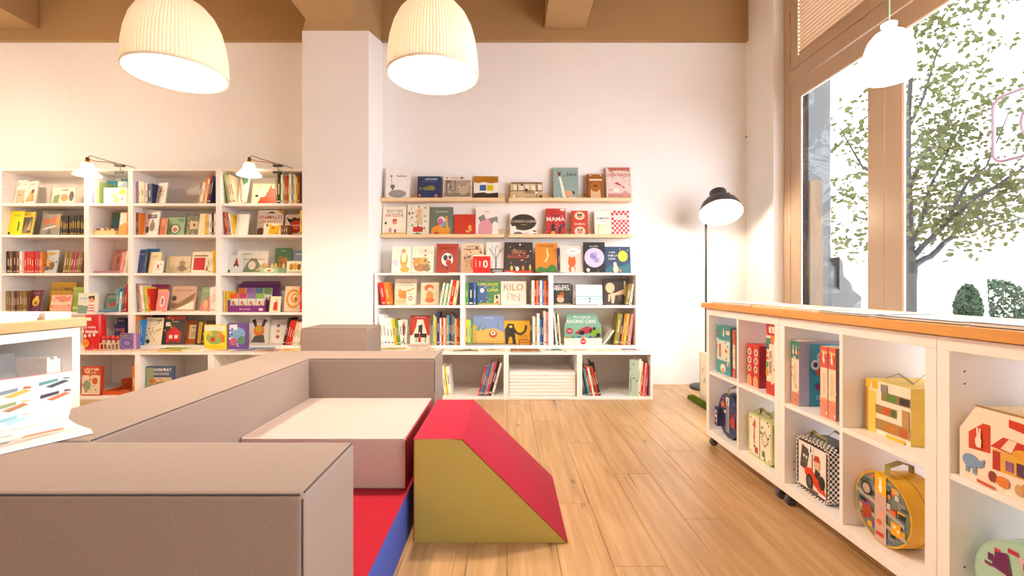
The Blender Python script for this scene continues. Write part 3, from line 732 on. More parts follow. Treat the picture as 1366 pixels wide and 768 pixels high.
# ================================================================== BOOKS
PAGE = 'efe4cf'
CELLS = [(xa[k]+.0235, xa[k+1]-.0235) for k in range(4)]+[(xm[k]+.0235, xm[k+1]-.0235) for k in range(3)]
def fit(M, lo, hi):
    """slide a book sideways or forward until it stands clear of the bookcase's own panels"""
    P = [M @ Vector((x, y, z)) for x in (lo[0], hi[0]) for y in (lo[1], hi[1]) for z in (lo[2], hi[2])]
    a, b = min(p.x for p in P), max(p.x for p in P); c = (a+b)/2; y1 = max(p.y for p in P); z1 = max(p.z for p in P); dx = dy = 0
    if z1 > Z3+.30 and c > -1.3: return M
    if y1 > YF and min(p.z for p in P) > ZBN-.05 and min(p.z for p in P) < Z1+.1 and not (c > -1.3 and min(p.z for p in P) > Z3-.02):
        for (u, v) in CELLS:
            if u-.03 < c < v+.03:
                if a < u: dx = u-a
                elif b > v: dx = v-b
        if y1 > YBK-.008: dy = YBK-.008-y1
    return Matrix.Translation((dx, dy, 0)) @ M
def face_book(x0, x1, ytop, Y, zb, col, art, label, lean=9, yaw=0, t=.012, name='picture_book', cat='book', pages=True, group=None, spine=None, skew=0):
    """a book shown cover-on: pixel columns x0..x1 and top row at depth Y, standing on height zb"""
    a, b = PX(x0, Y), PX(x1, Y); W_ = (b-a)/max(.3, math.cos(math.radians(yaw)))
    H_ = max(.03, (PZ(ytop, Y+.02)-zb)/max(.5, math.cos(math.radians(lean))))
    la = math.radians(lean)
    M = Matrix.Translation((a, Y, zb+t*math.sin(la)+.0006)) @ Matrix.Rotation(math.radians(yaw), 4, 'Z') @ Matrix.Rotation(-la, 4, 'X')
    M = fit(M, (0, 0, 0), (W_, t, H_))
    bd = .0022
    c = MB()
    c.box(0, W_, 0, bd, 0, H_, col)                                  # front board
    c.box(0, W_, t-bd, t, 0, H_, col)
    c.box(0, bd, bd, t-bd, 0, H_, spine or col)
    if not pages: c.box(bd, W_, bd, t-bd, 0, H_, col)
    o = c.build(name, 'cover', None, M)
    if pages:
        MB().box(bd+.0002, W_-.004, bd+.0002, t-bd-.0002, .003, H_-.004, PAGE).build('page_block', 'cover', o)
    if art:
        mb = MB(); art_into(mb, art, W_, H_, lambda x, z, d: (x, -d, z))
        mb.build('cover_print', 'print', o)
    tag(o, label, cat, group); return o
CN = {'wh': ('f3efe8', 'white'), 'cr': ('ecdcb8', 'cream'), 'rd': ('c22a22', 'red'), 'or': ('dd7a2c', 'orange'), 'ye': ('e8c030', 'yellow'), 'gn': ('4f9a4c', 'green'),
      'bl': ('2f78b8', 'blue'), 'nv': ('2b3560', 'navy'), 'tl': ('4f9fa6', 'teal'), 'pu': ('6a4a86', 'purple'), 'pk': ('e59a9c', 'pink'), 'br': ('7a5236', 'brown'),
      'bk': ('26221f', 'black'), 'gy': ('8d8a86', 'grey'), 'ol': ('8a7c34', 'olive'), 'mg': ('b83a70', 'magenta'), 'lv': ('b4a4c8', 'lavender'), 'lg': ('a9c27c', 'light green')}
ORD = ['', 'second', 'third', 'fourth', 'fifth', 'sixth', 'seventh', 'eighth', 'ninth', 'tenth', 'eleventh', 'twelfth', 'thirteenth', 'fourteenth', 'fifteenth']
def spine_row(x0, spec, Y, zb, phrase, lean=0, reverse=False, depth=.17, stripes=True, ref='the column', inks=None):
    """upright or leaning books shown spine-on. spec: 'wh4x38 rd3x30' = colour, width and height in pixels. lean>0 tops lean to +x, x0 then is the limit on that side"""
    items = []
    for q in spec.split():
        wd, ht = q[2:].split('x'); items.append((q[:2], float(wd)*Y/FP, float(ht)*Y/FP))
    a = math.radians(abs(lean)); n = len(items)
    X0 = PX(x0, Y)
    if Y > YF and zb > ZBN and (zb < Z3-.01 or X0 < -1.3):
        tot = sum(q[1] for q in items)/math.cos(a)+max(q[2] for q in items)*math.sin(a)
        xc_ = X0+(-tot/2 if lean > 0 else tot/2)
        for (u, v) in CELLS:
            if u-.02 < xc_ < v+.02: X0 = min(X0, v) if lean > 0 else max(X0, u) if lean < 0 else max(u, min(X0, v-tot))
    if lean > 0:
        x = X0-items[-1][2]*math.sin(a)-.001; seq = list(range(n))[::-1]
    elif lean < 0: x = X0+items[0][2]*math.sin(a)+.001; seq = list(range(n))
    else: x = X0; seq = list(range(n))
    for k in seq:
        c, t, h = items[k]; hexc, nm = CN[c]; rr = random.Random(k*31+int(x0)*7+int(zb*100))
        if lean > 0: x -= t/math.cos(a)
        mb = MB(); bd = min(.0018, t*.2); dp = depth*rr.uniform(.92, 1.05)
        # cover round the spine, paper inside showing at the top
        mb.box(0, t-.0004, 0, bd, 0, h, hexc); mb.box(0, bd, bd, dp, 0, h, hexc); mb.box(t-.0004-bd, t-.0004, bd, dp, 0, h, hexc)
        mb.box(bd, t-.0004-bd, bd, dp-.004, .003, h-.004, PAGE)
        if stripes:
            ink = rr.choice(inks.split()) if inks else rr.choice(['e9dcc0', 'd8c090', 'c9b8a8', 'e0d0c8']) if c not in ('wh', 'cr', 'ye', 'pk', 'lv', 'lg') else rr.choice(['b8382c', '3a4a7a', '444038', 'c9822c', '4a8a5a'])
            z1 = rr.uniform(.30, .4); art_into(mb, f'r .38 {z1} .62 {z1+rr.uniform(.25,.4)} {ink}; r .2 .06 .8 {rr.uniform(.08,.12)} {ink}', t-.0004, h, lambda u, z, d: (u, -d*.5, z))
        if lean > 0: M = Matrix.Translation((x, Y+rr.uniform(0, .008), zb+t*math.sin(a)+.0006)) @ Matrix.Rotation(a, 4, 'Y')
        elif lean < 0: M = Matrix.Translation((x, Y+rr.uniform(0, .008), zb+.0006)) @ Matrix.Rotation(-a, 4, 'Y')
        else: M = Matrix.Translation((x, Y+rr.uniform(0, .008), zb+.0006))
        o = mb.build('book', 'print', None, M)
        idx = (n-1-k) if reverse else k
        tag(o, f"{nm} book spine, {(ORD[idx]+' ') if idx else ''}nearest {ref} in {phrase}" if n > 1 else f"{nm} book turned spine-out in {phrase}", 'book', phrase)
        if lean <= 0: x += t/math.cos(a)
def flat_book(x0, x1, Y, zb, t, dy, col, art, label, rz=0, name='picture_book', edge=None, group=None):
    """a book lying flat: pixel columns x0..x1 of its front edge at depth Y, dy deep"""
    a, b = PX(x0, Y), PX(x1, Y); W_ = b-a; bd = min(.002, t*.25)
    c = MB().box(0, W_, 0, dy, 0, bd, col).box(0, W_, 0, dy, t-bd, t, col).box(0, W_, dy-bd, dy, bd, t-bd, col)
    o = c.build(name, 'cover', None, Matrix.Translation((a, Y, zb+.0006)) @ Matrix.Rotation(math.radians(rz), 4, 'Z'))
    MB().box(.002, W_-.002, .002, dy-bd-.0003, bd+.0002, t-bd-.0002, edge or PAGE).build('page_block', 'cover', o)
    if art:
        mb = MB(); art_into(mb, art, W_, dy, lambda x, z, d: (x, z, t+d)); mb.build('cover_print', 'print', o)
    tag(o, label, 'book', group); return o
YS = YF+.03                       # spines stand a little behind the shelf edge
def F(x0, x1, yt, row, col, art, label, **k):
    dy = k.pop('dy', .07); return face_book(x0, x1, yt, YF+dy, row+.0004, col, art, label, **k)
# ---- top shelf, tall bookcases
F(3, 18, 240, Z1, 'f1ece4', 'r .1 .1 .9 .55 d9c8b0; n 14 .07 1 c9825a 8fa07a d8b06a', 'white picture book with faint tan drawing, farthest from column on top shelf', dy=.12)
F(17.5, 32, 240, Z1, 'f0ebe2', 'r .15 .08 .9 .6 dcc4a4; n 10 .07 2 b5764a c9a060 8a9a7a', 'white picture book with tan speckles, middle of three on the top shelf', dy=.10)
F(31, 53, 242.5, Z1, 'e9e2d6', 'p c79a60 .1 .1 .9 .1 .75 .5 .5 .6 .3 .35; e .68 .55 .12 .09 6a3a2a; e .5 .3 .2 .15 d8b070; t .5 .86 .07 444 EL OSO', 'pale picture book with brown animal cover, below the top board', yaw=-18)
F(68, 95, 250, Z1, 'e4ddce', 'p 6f8a4a .05 .1 .3 .1 .35 .6 .1 .5; e .55 .4 .17 .22 d88a44; e .85 .5 .1 .3 3a3430; r 0 0 1 .1 d79a50; t .55 .86 .1 333 AVES', 'small landscape picture book with green and orange animals, beside the lit clamp lamp', yaw=8)
spine_row(120.8, 'lv3x29 wh2.5x28 lg3.5x30', YS, Z1+.0004, 'the top shelf of the narrow bookcase', reverse=True)
F(139, 152, 241, Z1, '5fa04a', 'r 0 .82 1 1 3f86a0; e .5 .4 .35 .25 d8c83a; e .7 .25 .2 .15 b8603a', 'green and blue picture book with yellow patch in the narrow bookcase', yaw=0, dy=.16)
F(138.5, 169, 251, Z1, 'f1ede2', 'e .25 .6 .1 .2 b9a0c0; e .5 .5 .12 .2 c8d08a; e .55 .2 .1 .12 d8d860; e .82 .75 .14 .2 e6d22c; e .8 .3 .06 .1 9ab0c0', 'white box with round pastel pictures and a yellow spot in narrow bookcase', t=.05, name='game_box', cat='box', pages=False, dy=.03, lean=0)
F(157, 170, 242.5, Z1, '9fb4b0', 'r .1 .1 .9 .35 d8dcd4', 'pale grey box standing behind the white pastel box', t=.06, name='game_box', cat='box', pages=False, dy=.15, lean=0)
F(161.5, 171, 239, Z1, '5f908c', 'r 0 .8 1 .86 48746f', 'tall teal box at the back of the narrow bookcase top shelf', t=.05, name='game_box', cat='box', pages=False, dy=.22, lean=0)
spine_row(178.5, 'lv4x30 wh3x30 cr4.5x29 wh4x28 nv6.5x27', YS, Z1+.0004, 'the short upright row beside the narrow bookcase', reverse=True)
F(207.5, 222, 244, Z1, 'eae6e0', 'p c06038 .2 .55 .45 .75 .5 .55; l c06038 .05 .3 .3 .6 .5 .75 .35; e .7 .6 .06 .04 c06038', 'white picture book with rusty scribbles, leaning on a navy book', yaw=-14)
spine_row(287, 'gy3x29 cr2.2x29 wh2.2x29 or2.6x36 cr2.4x34 rd2.6x39 nv3x38', YS, Z1+.0004, 'the leaning row opposite the navy book', lean=10, reverse=True)
spine_row(294.5, 'lg3.4x40 wh2.8x39 cr3.4x39', YS, Z1+.0004, 'the leaning row by the clamp lamp', lean=-11, reverse=True)
F(316, 332, 233, Z1, 'ece6da', 'p 4f8a5c 0 .98 1 .98 1 .72 .45 .62; l 8a4a3a .06 .1 .7 .45 .1 .7 .02', 'white and green picture book tilted beneath the clamp lamp by the column', yaw=-28, dy=.05)
F(335, 368, 245, Z1, 'e6dcb4', 'p d2481e .22 0 .97 0 1 .45 .9 .85 .75 .95 .62 .6 .4 .45; e .42 .5 .16 .14 e8dcc0; e .2 .42 .07 .06 3a3028; e .86 .86 .1 .1 ecdcc0; t .3 .92 .06 6a5a40 VULPES', 'cream picture book with a big red animal on the top shelf', dy=.10)
spine_row(367, 'ol3x33 bk4x41 cr3x39 gn2.5x37 rd3.2x38 br2.6x34 cr3.2x40 tl2.4x37 wh3x39 ye2.8x36 br3x40', YS, Z1+.0004, 'the crowded top shelf row touching the column', reverse=True)
# ---- second shelf
F(2, 20, 281, Z2, 'f0dc14', 't .5 .8 .08 6a6a20 NIVEL; t .7 .36 .38 2f7a2c 1; r .02 .02 .16 .12 2a2a2a', 'bright yellow book with a large green figure one', dy=.05)
F(25, 47, 283.5, Z2, 'd8c028', 'r .06 .08 .9 .78 4e4844; p 8a7c70 .2 .1 .6 .1 .5 .6; p c9b060 .55 .2 .85 .2 .8 .7; t .45 .9 .09 3a3a20 MITOS', 'yellow framed book with dark photo cover beside the green number', yaw=-14, dy=.06)
F(52, 79, 281, Z2, '9a958e', 't .5 .9 .1 4a4a54 TITUF; e .3 .55 .15 .14 c8743a; e .62 .6 .16 .15 d0783c; p ece6d8 .1 .2 .95 .4 .95 .46 .2 .28; r .75 .3 .95 .85 c9a060; p 6a6660 .3 .05 .6 .05 .5 .3', 'grey comic album with orange figures next to black-yellow spines', dy=.08)
spine_row(80.5, ' '.join('bk2.6x%d' % (25+(k % 3 == 0)) for k in range(12)), YS, Z2+.0004, 'the black and yellow comic series', reverse=True, depth=.14, inks='d8b020 e0bc2c c9a018')
o = empty('picture_tray', (PX(137, YF+.08), YF+.08, Z2)); tag(o, 'low cream tray of little picture cards on second shelf of narrow bookcase', 'tray')
xa0, xa1 = PX(125.5, YF+.05), PX(155, YF+.05)
at(o, MB().box(xa0, xa1, YF+.04, YF+.16, Z2+.001, Z2+.045, 'd9c98a'), 'tray', 'cover')
for k in range(6):
    x = xa0+.012+k*.031; c = ['8a4a3a', 'e8e0d0', '5a7a6a', 'c9823a', 'f0e8d8', '7a4a3a'][k]
    at(o, MB().box(x, x+.028, YF+.06+.012*(k % 3), YF+.065+.012*(k % 3), Z2+.0455, Z2+.066+.006*(k % 2), c), 'card', 'cover')
F(147, 158, 283, Z2, '5f7a6a', 'e .5 .5 .3 .25 4a7a9a; r .1 .1 .9 .25 8a9a6a', 'dark green and blue book leaning behind the yellow and white one', yaw=10, dy=.17)
F(157.5, 168, 283, Z2, 'f2ead8', 'r 0 0 1 .42 e09a1c; p e09a1c 0 .42 1 .42 .7 .55 .4 .48; r 0 .97 1 1 d88a1c', 'white and amber picture book on the narrow bookcase second shelf', yaw=4, dy=.05)
spine_row(168.3, 'or2.6x29', YS, Z2+.0004, 'the narrow bookcase second shelf', depth=.15)
spine_row(180, 'br3x30 or2.5x29', YS, Z2+.0004, 'the pair before the badger book', reverse=True)
F(190, 211.5, 281, Z2, 'ece4da', 'r .22 .68 .85 .84 4a3a44; e .6 .35 .17 .2 6a5240; e .58 .55 .07 .1 7a6250; e .3 .22 .12 .14 3c3430; t .52 .76 .06 e8e0d0 EL TEJON; n 8 .03 5 4a4a4a', 'white picture book with badger pair and dark title label', yaw=-8, dy=.07)
F(212, 220, 291, Z2, 'c8642a', 'e .55 .75 .35 .2 d9803a; r .2 .1 .8 .5 b8501f', 'small orange figure-shaped board book beside the green peacock book', dy=.06, t=.02)
F(220.5, 245, 290, Z2, '8fae7c', 'e .5 .35 .3 .3 3c6a3c; e .5 .35 .2 .22 d8d0b0; e .5 .32 .12 .12 b85a4a; e .2 .8 .12 .14 b8c49a; e .8 .8 .14 .12 6a9a78; t .75 .85 .14 3f7a70 VIVE', 'green landscape book with round window picture on second shelf', dy=.09)
F(245.5, 264, 286, Z2, '77765f', 'n 34 .03 9 d8d4b8; r .35 .3 .95 .68 d9c49a; e .65 .5 .08 .06 3a2a20; r 0 0 .05 1 5f5e4a', 'olive grey dotted book with small cream label', dy=.10)
F(263.5, 273, 285, Z2, 'ecdcb0', 'n 16 .06 11 d8a878 a8b47c c97a5a', 'cream floral book squeezed next to the dotted olive book', yaw=-10, dy=.06)
spine_row(273, 'ye2.6x27 cr3x28 wh3.6x28 bk3x30 wh2.4x29', YS, Z2+.0004, 'the row past the dotted olive book', reverse=True)
spine_row(294.6, 'rd2.2x31 or2x30 bl2.2x29 wh2.2x29 ye2x28', YS, Z2+.0004, 'the leaning row by the plain white cover', lean=-9, reverse=True)
F(313, 331, 286, Z2, 'f3f0e8', 'l c9d0b8 .03 .5 .45 .52 .65; e .52 .68 .05 .04 b8c4a0', 'plain white picture book with a faint leaf', yaw=-10, dy=.05)
F(342, 376, 280, Z2, 'f2ece0', 'p c9982c .75 1 1 1 1 .8; t .5 .72 .15 b8503c ANIMALES; t .5 .54 .13 c98a2c OPUESTOS; p 5a3f2a .3 .87 .7 .87 .55 .95; e .15 .18 .14 .14 7a5a4a; r .03 .02 .08 .12 6a4a3a; r .2 .02 .25 .12 6a4a3a', 'white animal opposites book with colourful capital letters', dy=.14)
F(351, 374, 298, Z2, 'f0e6c8', 'p e0b414 .3 .05 .9 .05 .95 .85 .6 .7 .35 .95; e .2 .8 .08 .12 6a7a4a; e .55 .6 .1 .14 c9822c; t .8 .1 .1 6a5a3a NOA', 'small yellow and white board book before the animal opposites book', dy=.03, t=.02)
spine_row(374, 'br3.4x13 br3.2x13 br3x13', YS-.005, Z2+.0004, 'the three small brown books', reverse=True, depth=.10)
F(379, 402, 286, Z2, 'd9d0c8', 'p 34302e .05 .85 .3 .55 .5 .7 .9 .6 .85 .9 .7 .8 .5 .88 .2 .65; e .62 .42 .4 .3 b42a20; t .62 .48 .09 f0e0d0 EL BARON; t .66 .34 .09 f0e0d0 ROJO; r .1 .05 .3 .1 4a4a4a', 'grey picture book with red monster shape beside the column', dy=.12)
spine_row(400, 'ye3x33', YS, Z2+.0004, 'the second shelf touching the column', reverse=True)
# ---- third shelf
spine_row(8, 'bk4.4x29 br4.2x29 bk4.4x29 br4.2x28', YS, Z3+.0004, 'the dark comic set on third shelf', reverse=True, depth=.15)
spine_row(25.5, 'wh3.2x29 pk3x29 rd3x28', YS, Z3+.0004, 'the pale trio after the dark comic set', reverse=True, depth=.15)
spine_row(35, 'rd3.3x29 rd3.2x29 rd3.3x28 rd3.2x29 rd3x28 pu2.4x28 or2.6x28', YS, Z3+.0004, 'the red series on third shelf', reverse=True, depth=.15)
F(57, 78, 334, Z3, 'b9c4cc', 'e .5 .85 .35 .08 c9a23a; e .4 .4 .25 .18 d9a83a; e .65 .3 .2 .18 7a5a3a; e .3 .2 .15 .1 4a5a7a; n 14 .06 21 d8b45a 6a4a3a e8dcc0 4a5a8a', 'blue-grey comic album with golden crowd cover', yaw=-12, dy=.05)
spine_row(112, 'ol3.4x29 br3x29 ol3.2x29 br3.2x29 mg3x29 br3x29 ol3.2x29 br3x29', YS, Z3+.0004, 'the leaning brown and olive series', lean=8, reverse=True, depth=.15)
flat_book(125.5, 159, YS, Z3+.0004, .010, .18, '8a5a86', '', 'purple book lying flat at the bottom of a pair in narrow bookcase', edge='b88aa8')
flat_book(126, 158, YS+.004, Z3+.0114, .008, .17, 'c98a9a', '', 'pink book lying flat on the purple one in narrow bookcase', edge='e0b8b8')
F(147.5, 162, 333, Z3, 'd9a08c', 'r .08 .08 .92 .84 e0b09a; e .55 .55 .12 .16 c8705a; l 7a5a4a .04 .5 .5 .45 .2 .6 .2; t .5 .91 .05 5a4a4a TINA', 'salmon pink picture book in narrow bookcase, leaning behind flat books', dy=.20)
spine_row(170.5, 'pk3.4x28 wh3x29', YS, Z3+.0004, 'the leaning pair in the narrow bookcase', lean=9, reverse=True)
F(181, 190, 333, Z3, '3c4c80', 'n 12 .08 31 5a6aa0; t .5 .8 .07 c9d0e0 MAR', 'navy patterned picture book at start of third shelf', dy=.05, yaw=-4)
F(188.5, 208, 332, Z3, '2c84bc', 'r 0 .85 1 1 2a76a8; r 0 0 .18 .8 d8c08a', 'bright blue tall picture book behind the cream ones', dy=.12, yaw=-8)
F(197, 214, 336.5, Z3, 'e9d6a0', 't .5 .8 .06 7a6a4a EL ARBOL; r .2 .68 .6 .7 8a7a5a; r 0 0 .06 1 c9822c', 'cream picture book with small brown title, leaning on blue book', yaw=-10, dy=.07)
F(203.5, 217, 348, Z3, 'efe8dc', 'e .5 .55 .1 .14 b83a2a; l b83a2a .05 .3 .2 .5 .45 .7 .2; e .2 .75 .05 .05 5a5a5a; e .8 .7 .06 .05 4a4a4a', 'small white board book with red figure in front of cream book', dy=.025, yaw=-6)
F(220.5, 253, 342, Z3, 'd6c4a0', 'n 26 .02 41 b89a70 a88a60; e .66 .3 .14 .2 8a7660; e .66 .58 .12 .16 9a8670; e .52 .3 .05 .1 9a8670; e .82 .25 .06 .08 8a7660', 'beige landscape book with grey animal drawing', dy=.10)
F(254.5, 279, 336, Z3, 'eee6d0', 'r .1 .14 .72 .72 c22420; p 6a5a48 .78 .1 .95 .1 .9 .5; r .1 .78 .9 .84 8a6a50', 'cream book with large red square on its cover', dy=.09)
spine_row(276.5, 'cr3.4x26 wh3x27 ye3.4x30', YS, Z3+.0004, 'the pale trio past the red square book', reverse=True)
F(293.8, 314, 340, Z3, 'd4dade', 'e .58 .42 .18 .14 5a3a30; p b02a20 .45 .55 .72 .55 .58 .85; e .58 .3 .1 .1 e8d8c0; e .12 .1 .08 .1 5a5a4a', 'pale winter book with red-hatted figure on third shelf', dy=.10, yaw=-6)
F(314.5, 356, 335, Z3, 'ece8d8', 'p 7a8f6a .2 .05 .9 .05 .7 .5 .55 .8 .35 .5; e .5 .35 .12 .2 efe4cc; p d8b8a0 .6 .1 .95 .1 .9 .5; l a84a3a .02 .1 .62 .9 .62; e .55 .75 .07 .1 efe8d8; t .3 .86 .06 5a5a5a UN MUNDO', 'wide white landscape book with green dinosaur-like hill', dy=.14)
F(365, 387, 331, Z3, '5f8a68', 'e .35 .55 .16 .13 b07a4a; e .65 .5 .16 .14 b8864a; e .35 .3 .15 .18 a06a3a; e .66 .25 .15 .18 b07a44; t .5 .9 .06 d8dcc0 OSOS', 'green book with two brown bears above the pale green tray', dy=.20)
o = empty('book_tray', (PX(365, YF+.06), YF+.06, Z3)); tag(o, 'pale green and cream tray with little animal figures on third shelf', 'tray')
xa0, xa1 = PX(347, YF+.03), PX(381, YF+.03)
tr = at(o, MB().box(xa0, xa1, YF+.03, YF+.13, Z3+.001, Z3+.052, 'a9c49a'), 'tray', 'cover')
mb = MB(); art_into(mb, 'e .35 .5 .2 .4 f0e4c8; e .35 .45 .08 .2 b8703a; r .7 0 1 1 7f9f78', xa1-xa0, .05, lambda x, z, d: (xa0+x, YF+.03-d, Z3+.002+z)); at(o, mb, 'tray_print', 'print')
for k in range(6):
    x = xa0+.02+k*.036; c = ['d9a23a', 'c9823a', 'efe0b0', 'e0b04a', 'a8743a', 'd8c07a'][k]
    at(o, MB().lathe([(0, 0), (.013, .002), (.015, .014), (.008, .024), (.011, .032), (.007, .042), (0, .044)], 10, (x, YF+.07, Z3+.05), c), 'figure', 'enamel')
F(390.5, 403, 334, Z3, '7f95ac', 'r .15 .8 .85 .86 c9d4dc; r 0 0 1 .3 6a8298', 'grey-blue book tucked beside the column on third shelf', dy=.18)
F(382, 402.5, 348.5, Z3, 'efe6cc', 'e .3 .5 .14 .3 b8862c; e .55 .55 .14 .3 c9a04a; e .8 .5 .12 .28 8a5a34; r .05 .02 .95 .12 a8b48a', 'small cream book with a row of animals beside green tray', dy=.03)
# ---- fourth shelf
spine_row(8, 'ol3x28 br2.8x28 gy2.8x28 br2.6x28 bk3x28 br2.8x28 ol2.6x28 br2.8x28 ol2.6x28 br2.6x28', YS, Z4+.0004, 'the brown antique series on fourth shelf', reverse=True, depth=.14)
F(37.5, 54, 387, Z4, '5f2a44', 'e .5 .45 .28 .2 d9b63a; e .55 .6 .16 .14 e0c04a; e .5 .4 .12 .09 8a5a2c; t .5 .85 .06 c9a06a LA PERA', 'plum purple book with golden pear', dy=.05)
F(63, 97, 376.5, Z4, 'dfb43a', 't .5 .76 .11 5a4a2a LOLA SE EMBALA; e .72 .4 .2 .2 e09a6a; r 0 0 1 .08 c99a2a', 'yellow landscape book with brown title on fourth shelf', dy=.14)
F(66, 94, 394, Z4, 'e8a890', 'r 0 .4 1 .6 efc8b0; e .6 .75 .3 .18 d88a70; n 12 .04 51 f4e0d0 c96a5a', 'salmon board book lying upright before the yellow landscape book', dy=.06, t=.03)
F(94, 112, 383, Z4, '8fae4a', 'r .1 .1 .9 .2 c9d89a; l 5f7f30 .05 .2 .3 .5 .7 .8 .35; r 0 .88 1 1 a8c060', 'grass green book beside the narrow bookcase on fourth shelf', dy=.07)
flat_book(129, 157, YS-.01, Z4+.0004, .012, .16, '3f86a4', '', 'teal book lying flat on fourth shelf of the narrow bookcase', edge='7ab0bc')
flat_book(131, 155, YS, Z4+.0134, .010, .15, '5f9fb4', '', 'pale blue book lying flat on the teal one, narrow bookcase', edge='c9dce0')
F(141, 158, 392, Z4+.0235, '8fa090', 'r 0 .9 1 1 6a6a64; e .45 .5 .35 .2 5f8a7a; p c24a34 .2 .15 .7 .2 .6 .5 .3 .4', 'grey-green book with red shape in the narrow bookcase', yaw=6, dy=.10)
spine_row(170.6, 'tl3x31 bl2.4x31 wh2x27 gn2.2x30 pu2.4x33 rd2.4x38', YS, Z4+.0004, 'the leaning row on narrow bookcase fourth shelf', lean=5, reverse=True)
spine_row(177.6, 'gy2.6x38 pk2.6x37 wh2.8x35 lg2.8x34 ye2.6x33 rd3x31', YS, Z4+.0004, 'the leaning row before the magenta book', lean=-6, reverse=True, depth=.13)
F(188, 212, 379.5, Z4, 'b8487c', 'r 0 .9 1 1 a83a6c', 'magenta picture book behind the pink cameo book', dy=.18)
F(207, 221, 386, Z4, 'e4cc7c', 'r 0 .93 1 1 d4b868', 'yellow cream book between magenta and pink books', yaw=-8, dy=.09)
F(208, 223, 388.5, Z4, 'e58a8a', 'e .5 .5 .24 .26 f0e4d8; e .5 .48 .14 .16 b8706a; e .5 .6 .08 .08 7a4a3a', 'pink book with white oval portrait on fourth shelf', yaw=-10, dy=.03)
flat_book(200, 276, YS-.012, Z4+.0004, .010, .12, 'efe2c8', '', 'wide cream book lying flat under the brown photo book')
F(227, 259, 382, Z4+.0105, 'c4a288', 'p 8a6a50 0 .1 .35 .05 .9 .45 1 .7 .95 .72 .3 .3 0 .3; p efe0cc .2 .05 .95 .05 .95 .4; e .12 .5 .1 .1 5a4a3a; t .5 .82 .06 5a4436 EL OSO Y LA LUNA', 'brown picture book with slanting pale branch on cover', dy=.06)
F(267, 280, 383.5, Z4+.0105, '8fa878', 'p d8807a 0 .3 1 .65 1 0 0 0; e .5 .25 .25 .2 e0b48a; t .5 .86 .05 efe8d8 NANA', 'green and pink book on fourth shelf before white spines', dy=.07)
spine_row(279.5, 'wh3x33 wh2.4x34 wh2.6x34', YS, Z4+.0004, 'the white trio on fourth shelf', reverse=True)
spine_row(293.8, 'gy1.6x28 ye1.6x28 gy1.6x27 ye1.6x28', YS, Z4+.0004, 'the striped grey and yellow set', reverse=True, depth=.14)
# purple display box with little books
xd = lambda v: PX(v, YF+.02)
o = empty('display_box', (xd(337), YF+.1, Z4)); tag(o, 'purple cardboard display box full of little books on fourth shelf', 'display box')
PUR = '5a2460'
at(o, MB().box(xd(303.5), xd(354), YF+.02, YF+.024, Z4+.001, PZ(407.5, YF+.02), '7a2c78'), 'front', 'cover')
at(o, MB().box(xd(303.5), xd(304), YF+.0245, YF+.2, Z4+.001, PZ(400, YF+.1), PUR), 'side', 'cover'); at(o, MB().box(xd(353.5), xd(354), YF+.0245, YF+.2, Z4+.001, PZ(400, YF+.1), PUR), 'side', 'cover')
Yb_ = YF+.205; bx0, bx1 = PX(318, Yb_), PX(373.5, Yb_); bz0, bz1 = Z4+.001, PZ(375, Yb_)
at(o, MB().box(bx0, bx1, Yb_, Yb_+.004, bz0, bz1-.03, PUR), 'back_card', 'cover')
pk = [(bx0+.02, bz1-.03)]
for k in range(5):
    s = (bx1-bx0-.02)/5; pk += [(bx0+.02+s*k+s*.15, bz1-.03), (bx0+.02+s*k+s*.5, bz1), (bx0+.02+s*k+s*.85, bz1-.03)]
at(o, MB().prism([(bx0+.02, bz1-.0299), (bx1, bz1-.0299), (bx1, bz1), (bx0+.05, bz1)], 'y', Yb_, Yb_+.004, '6a3a6e'), 'header', 'cover')
mb = MB(); art_into(mb, 't .45 .5 .32 f0e0ec VEN A JUGAR; e .88 .5 .06 .25 e8d0e4', xd(354)-xd(303.5), .05, lambda x, z, d: (xd(303.5)+x, YF+.02-d, Z4+.001+z)); at(o, mb, 'lettering', 'print')
cset = ['c9703a', '8a5a9a', '4f6a8a', '6a8a5a', 'd9602c', 'b03a6a', '8a6aa0', '7aa84a']
for r in range(2):
    for k in range(4):
        Yc = YF+.14-.09*r; x0 = PX(317 if r == 0 else 306.5, Yc)+k*.082; c = cset[r*4+k]
        face = f'r 0 .72 1 1 {c}; e .5 .36 .32 .22 d8b48a; e .4 .5 .12 .1 b8503a; e .62 .3 .14 .1 4a7a5a'
        bk_ = face_book(CX+x0/Yc*FP, CX+(x0+.074)/Yc*FP, 384 if r == 0 else 391.5, Yc, Z4+.0012, 'cfd8d0', face, f"little {['orange', 'lilac', 'steel blue', 'sage', 'vermilion', 'raspberry', 'violet', 'lime'][r*4+k]}-topped book in the {'rear' if r == 0 else 'front'} row of the purple display box", lean=4, t=.014, group='little books in the purple display box')
F(357.5, 374, 395.5, Z4, 'ece0c0', 'p c22a20 .4 .1 .8 .1 .75 .7 .45 .6; e .62 .78 .1 .08 d8b890; r 0 0 .1 1 3a3028', 'cream book with red robe figure beside the purple display box', dy=.02, yaw=-8)
F(378.5, 402, 382, Z4, 'ecd9bc', 'e .5 .5 .42 .38 dd9a34; e .53 .5 .33 .29 ecd9bc; e .58 .53 .24 .2 dd9a34; e .6 .55 .15 .12 ecd9bc; e .64 .5 .07 .07 b03a20', 'cream book with large orange spiral', dy=.10)
spine_row(399.5, 'rd3.2x34', YS, Z4+.0004, 'the fourth shelf touching the column', reverse=True)
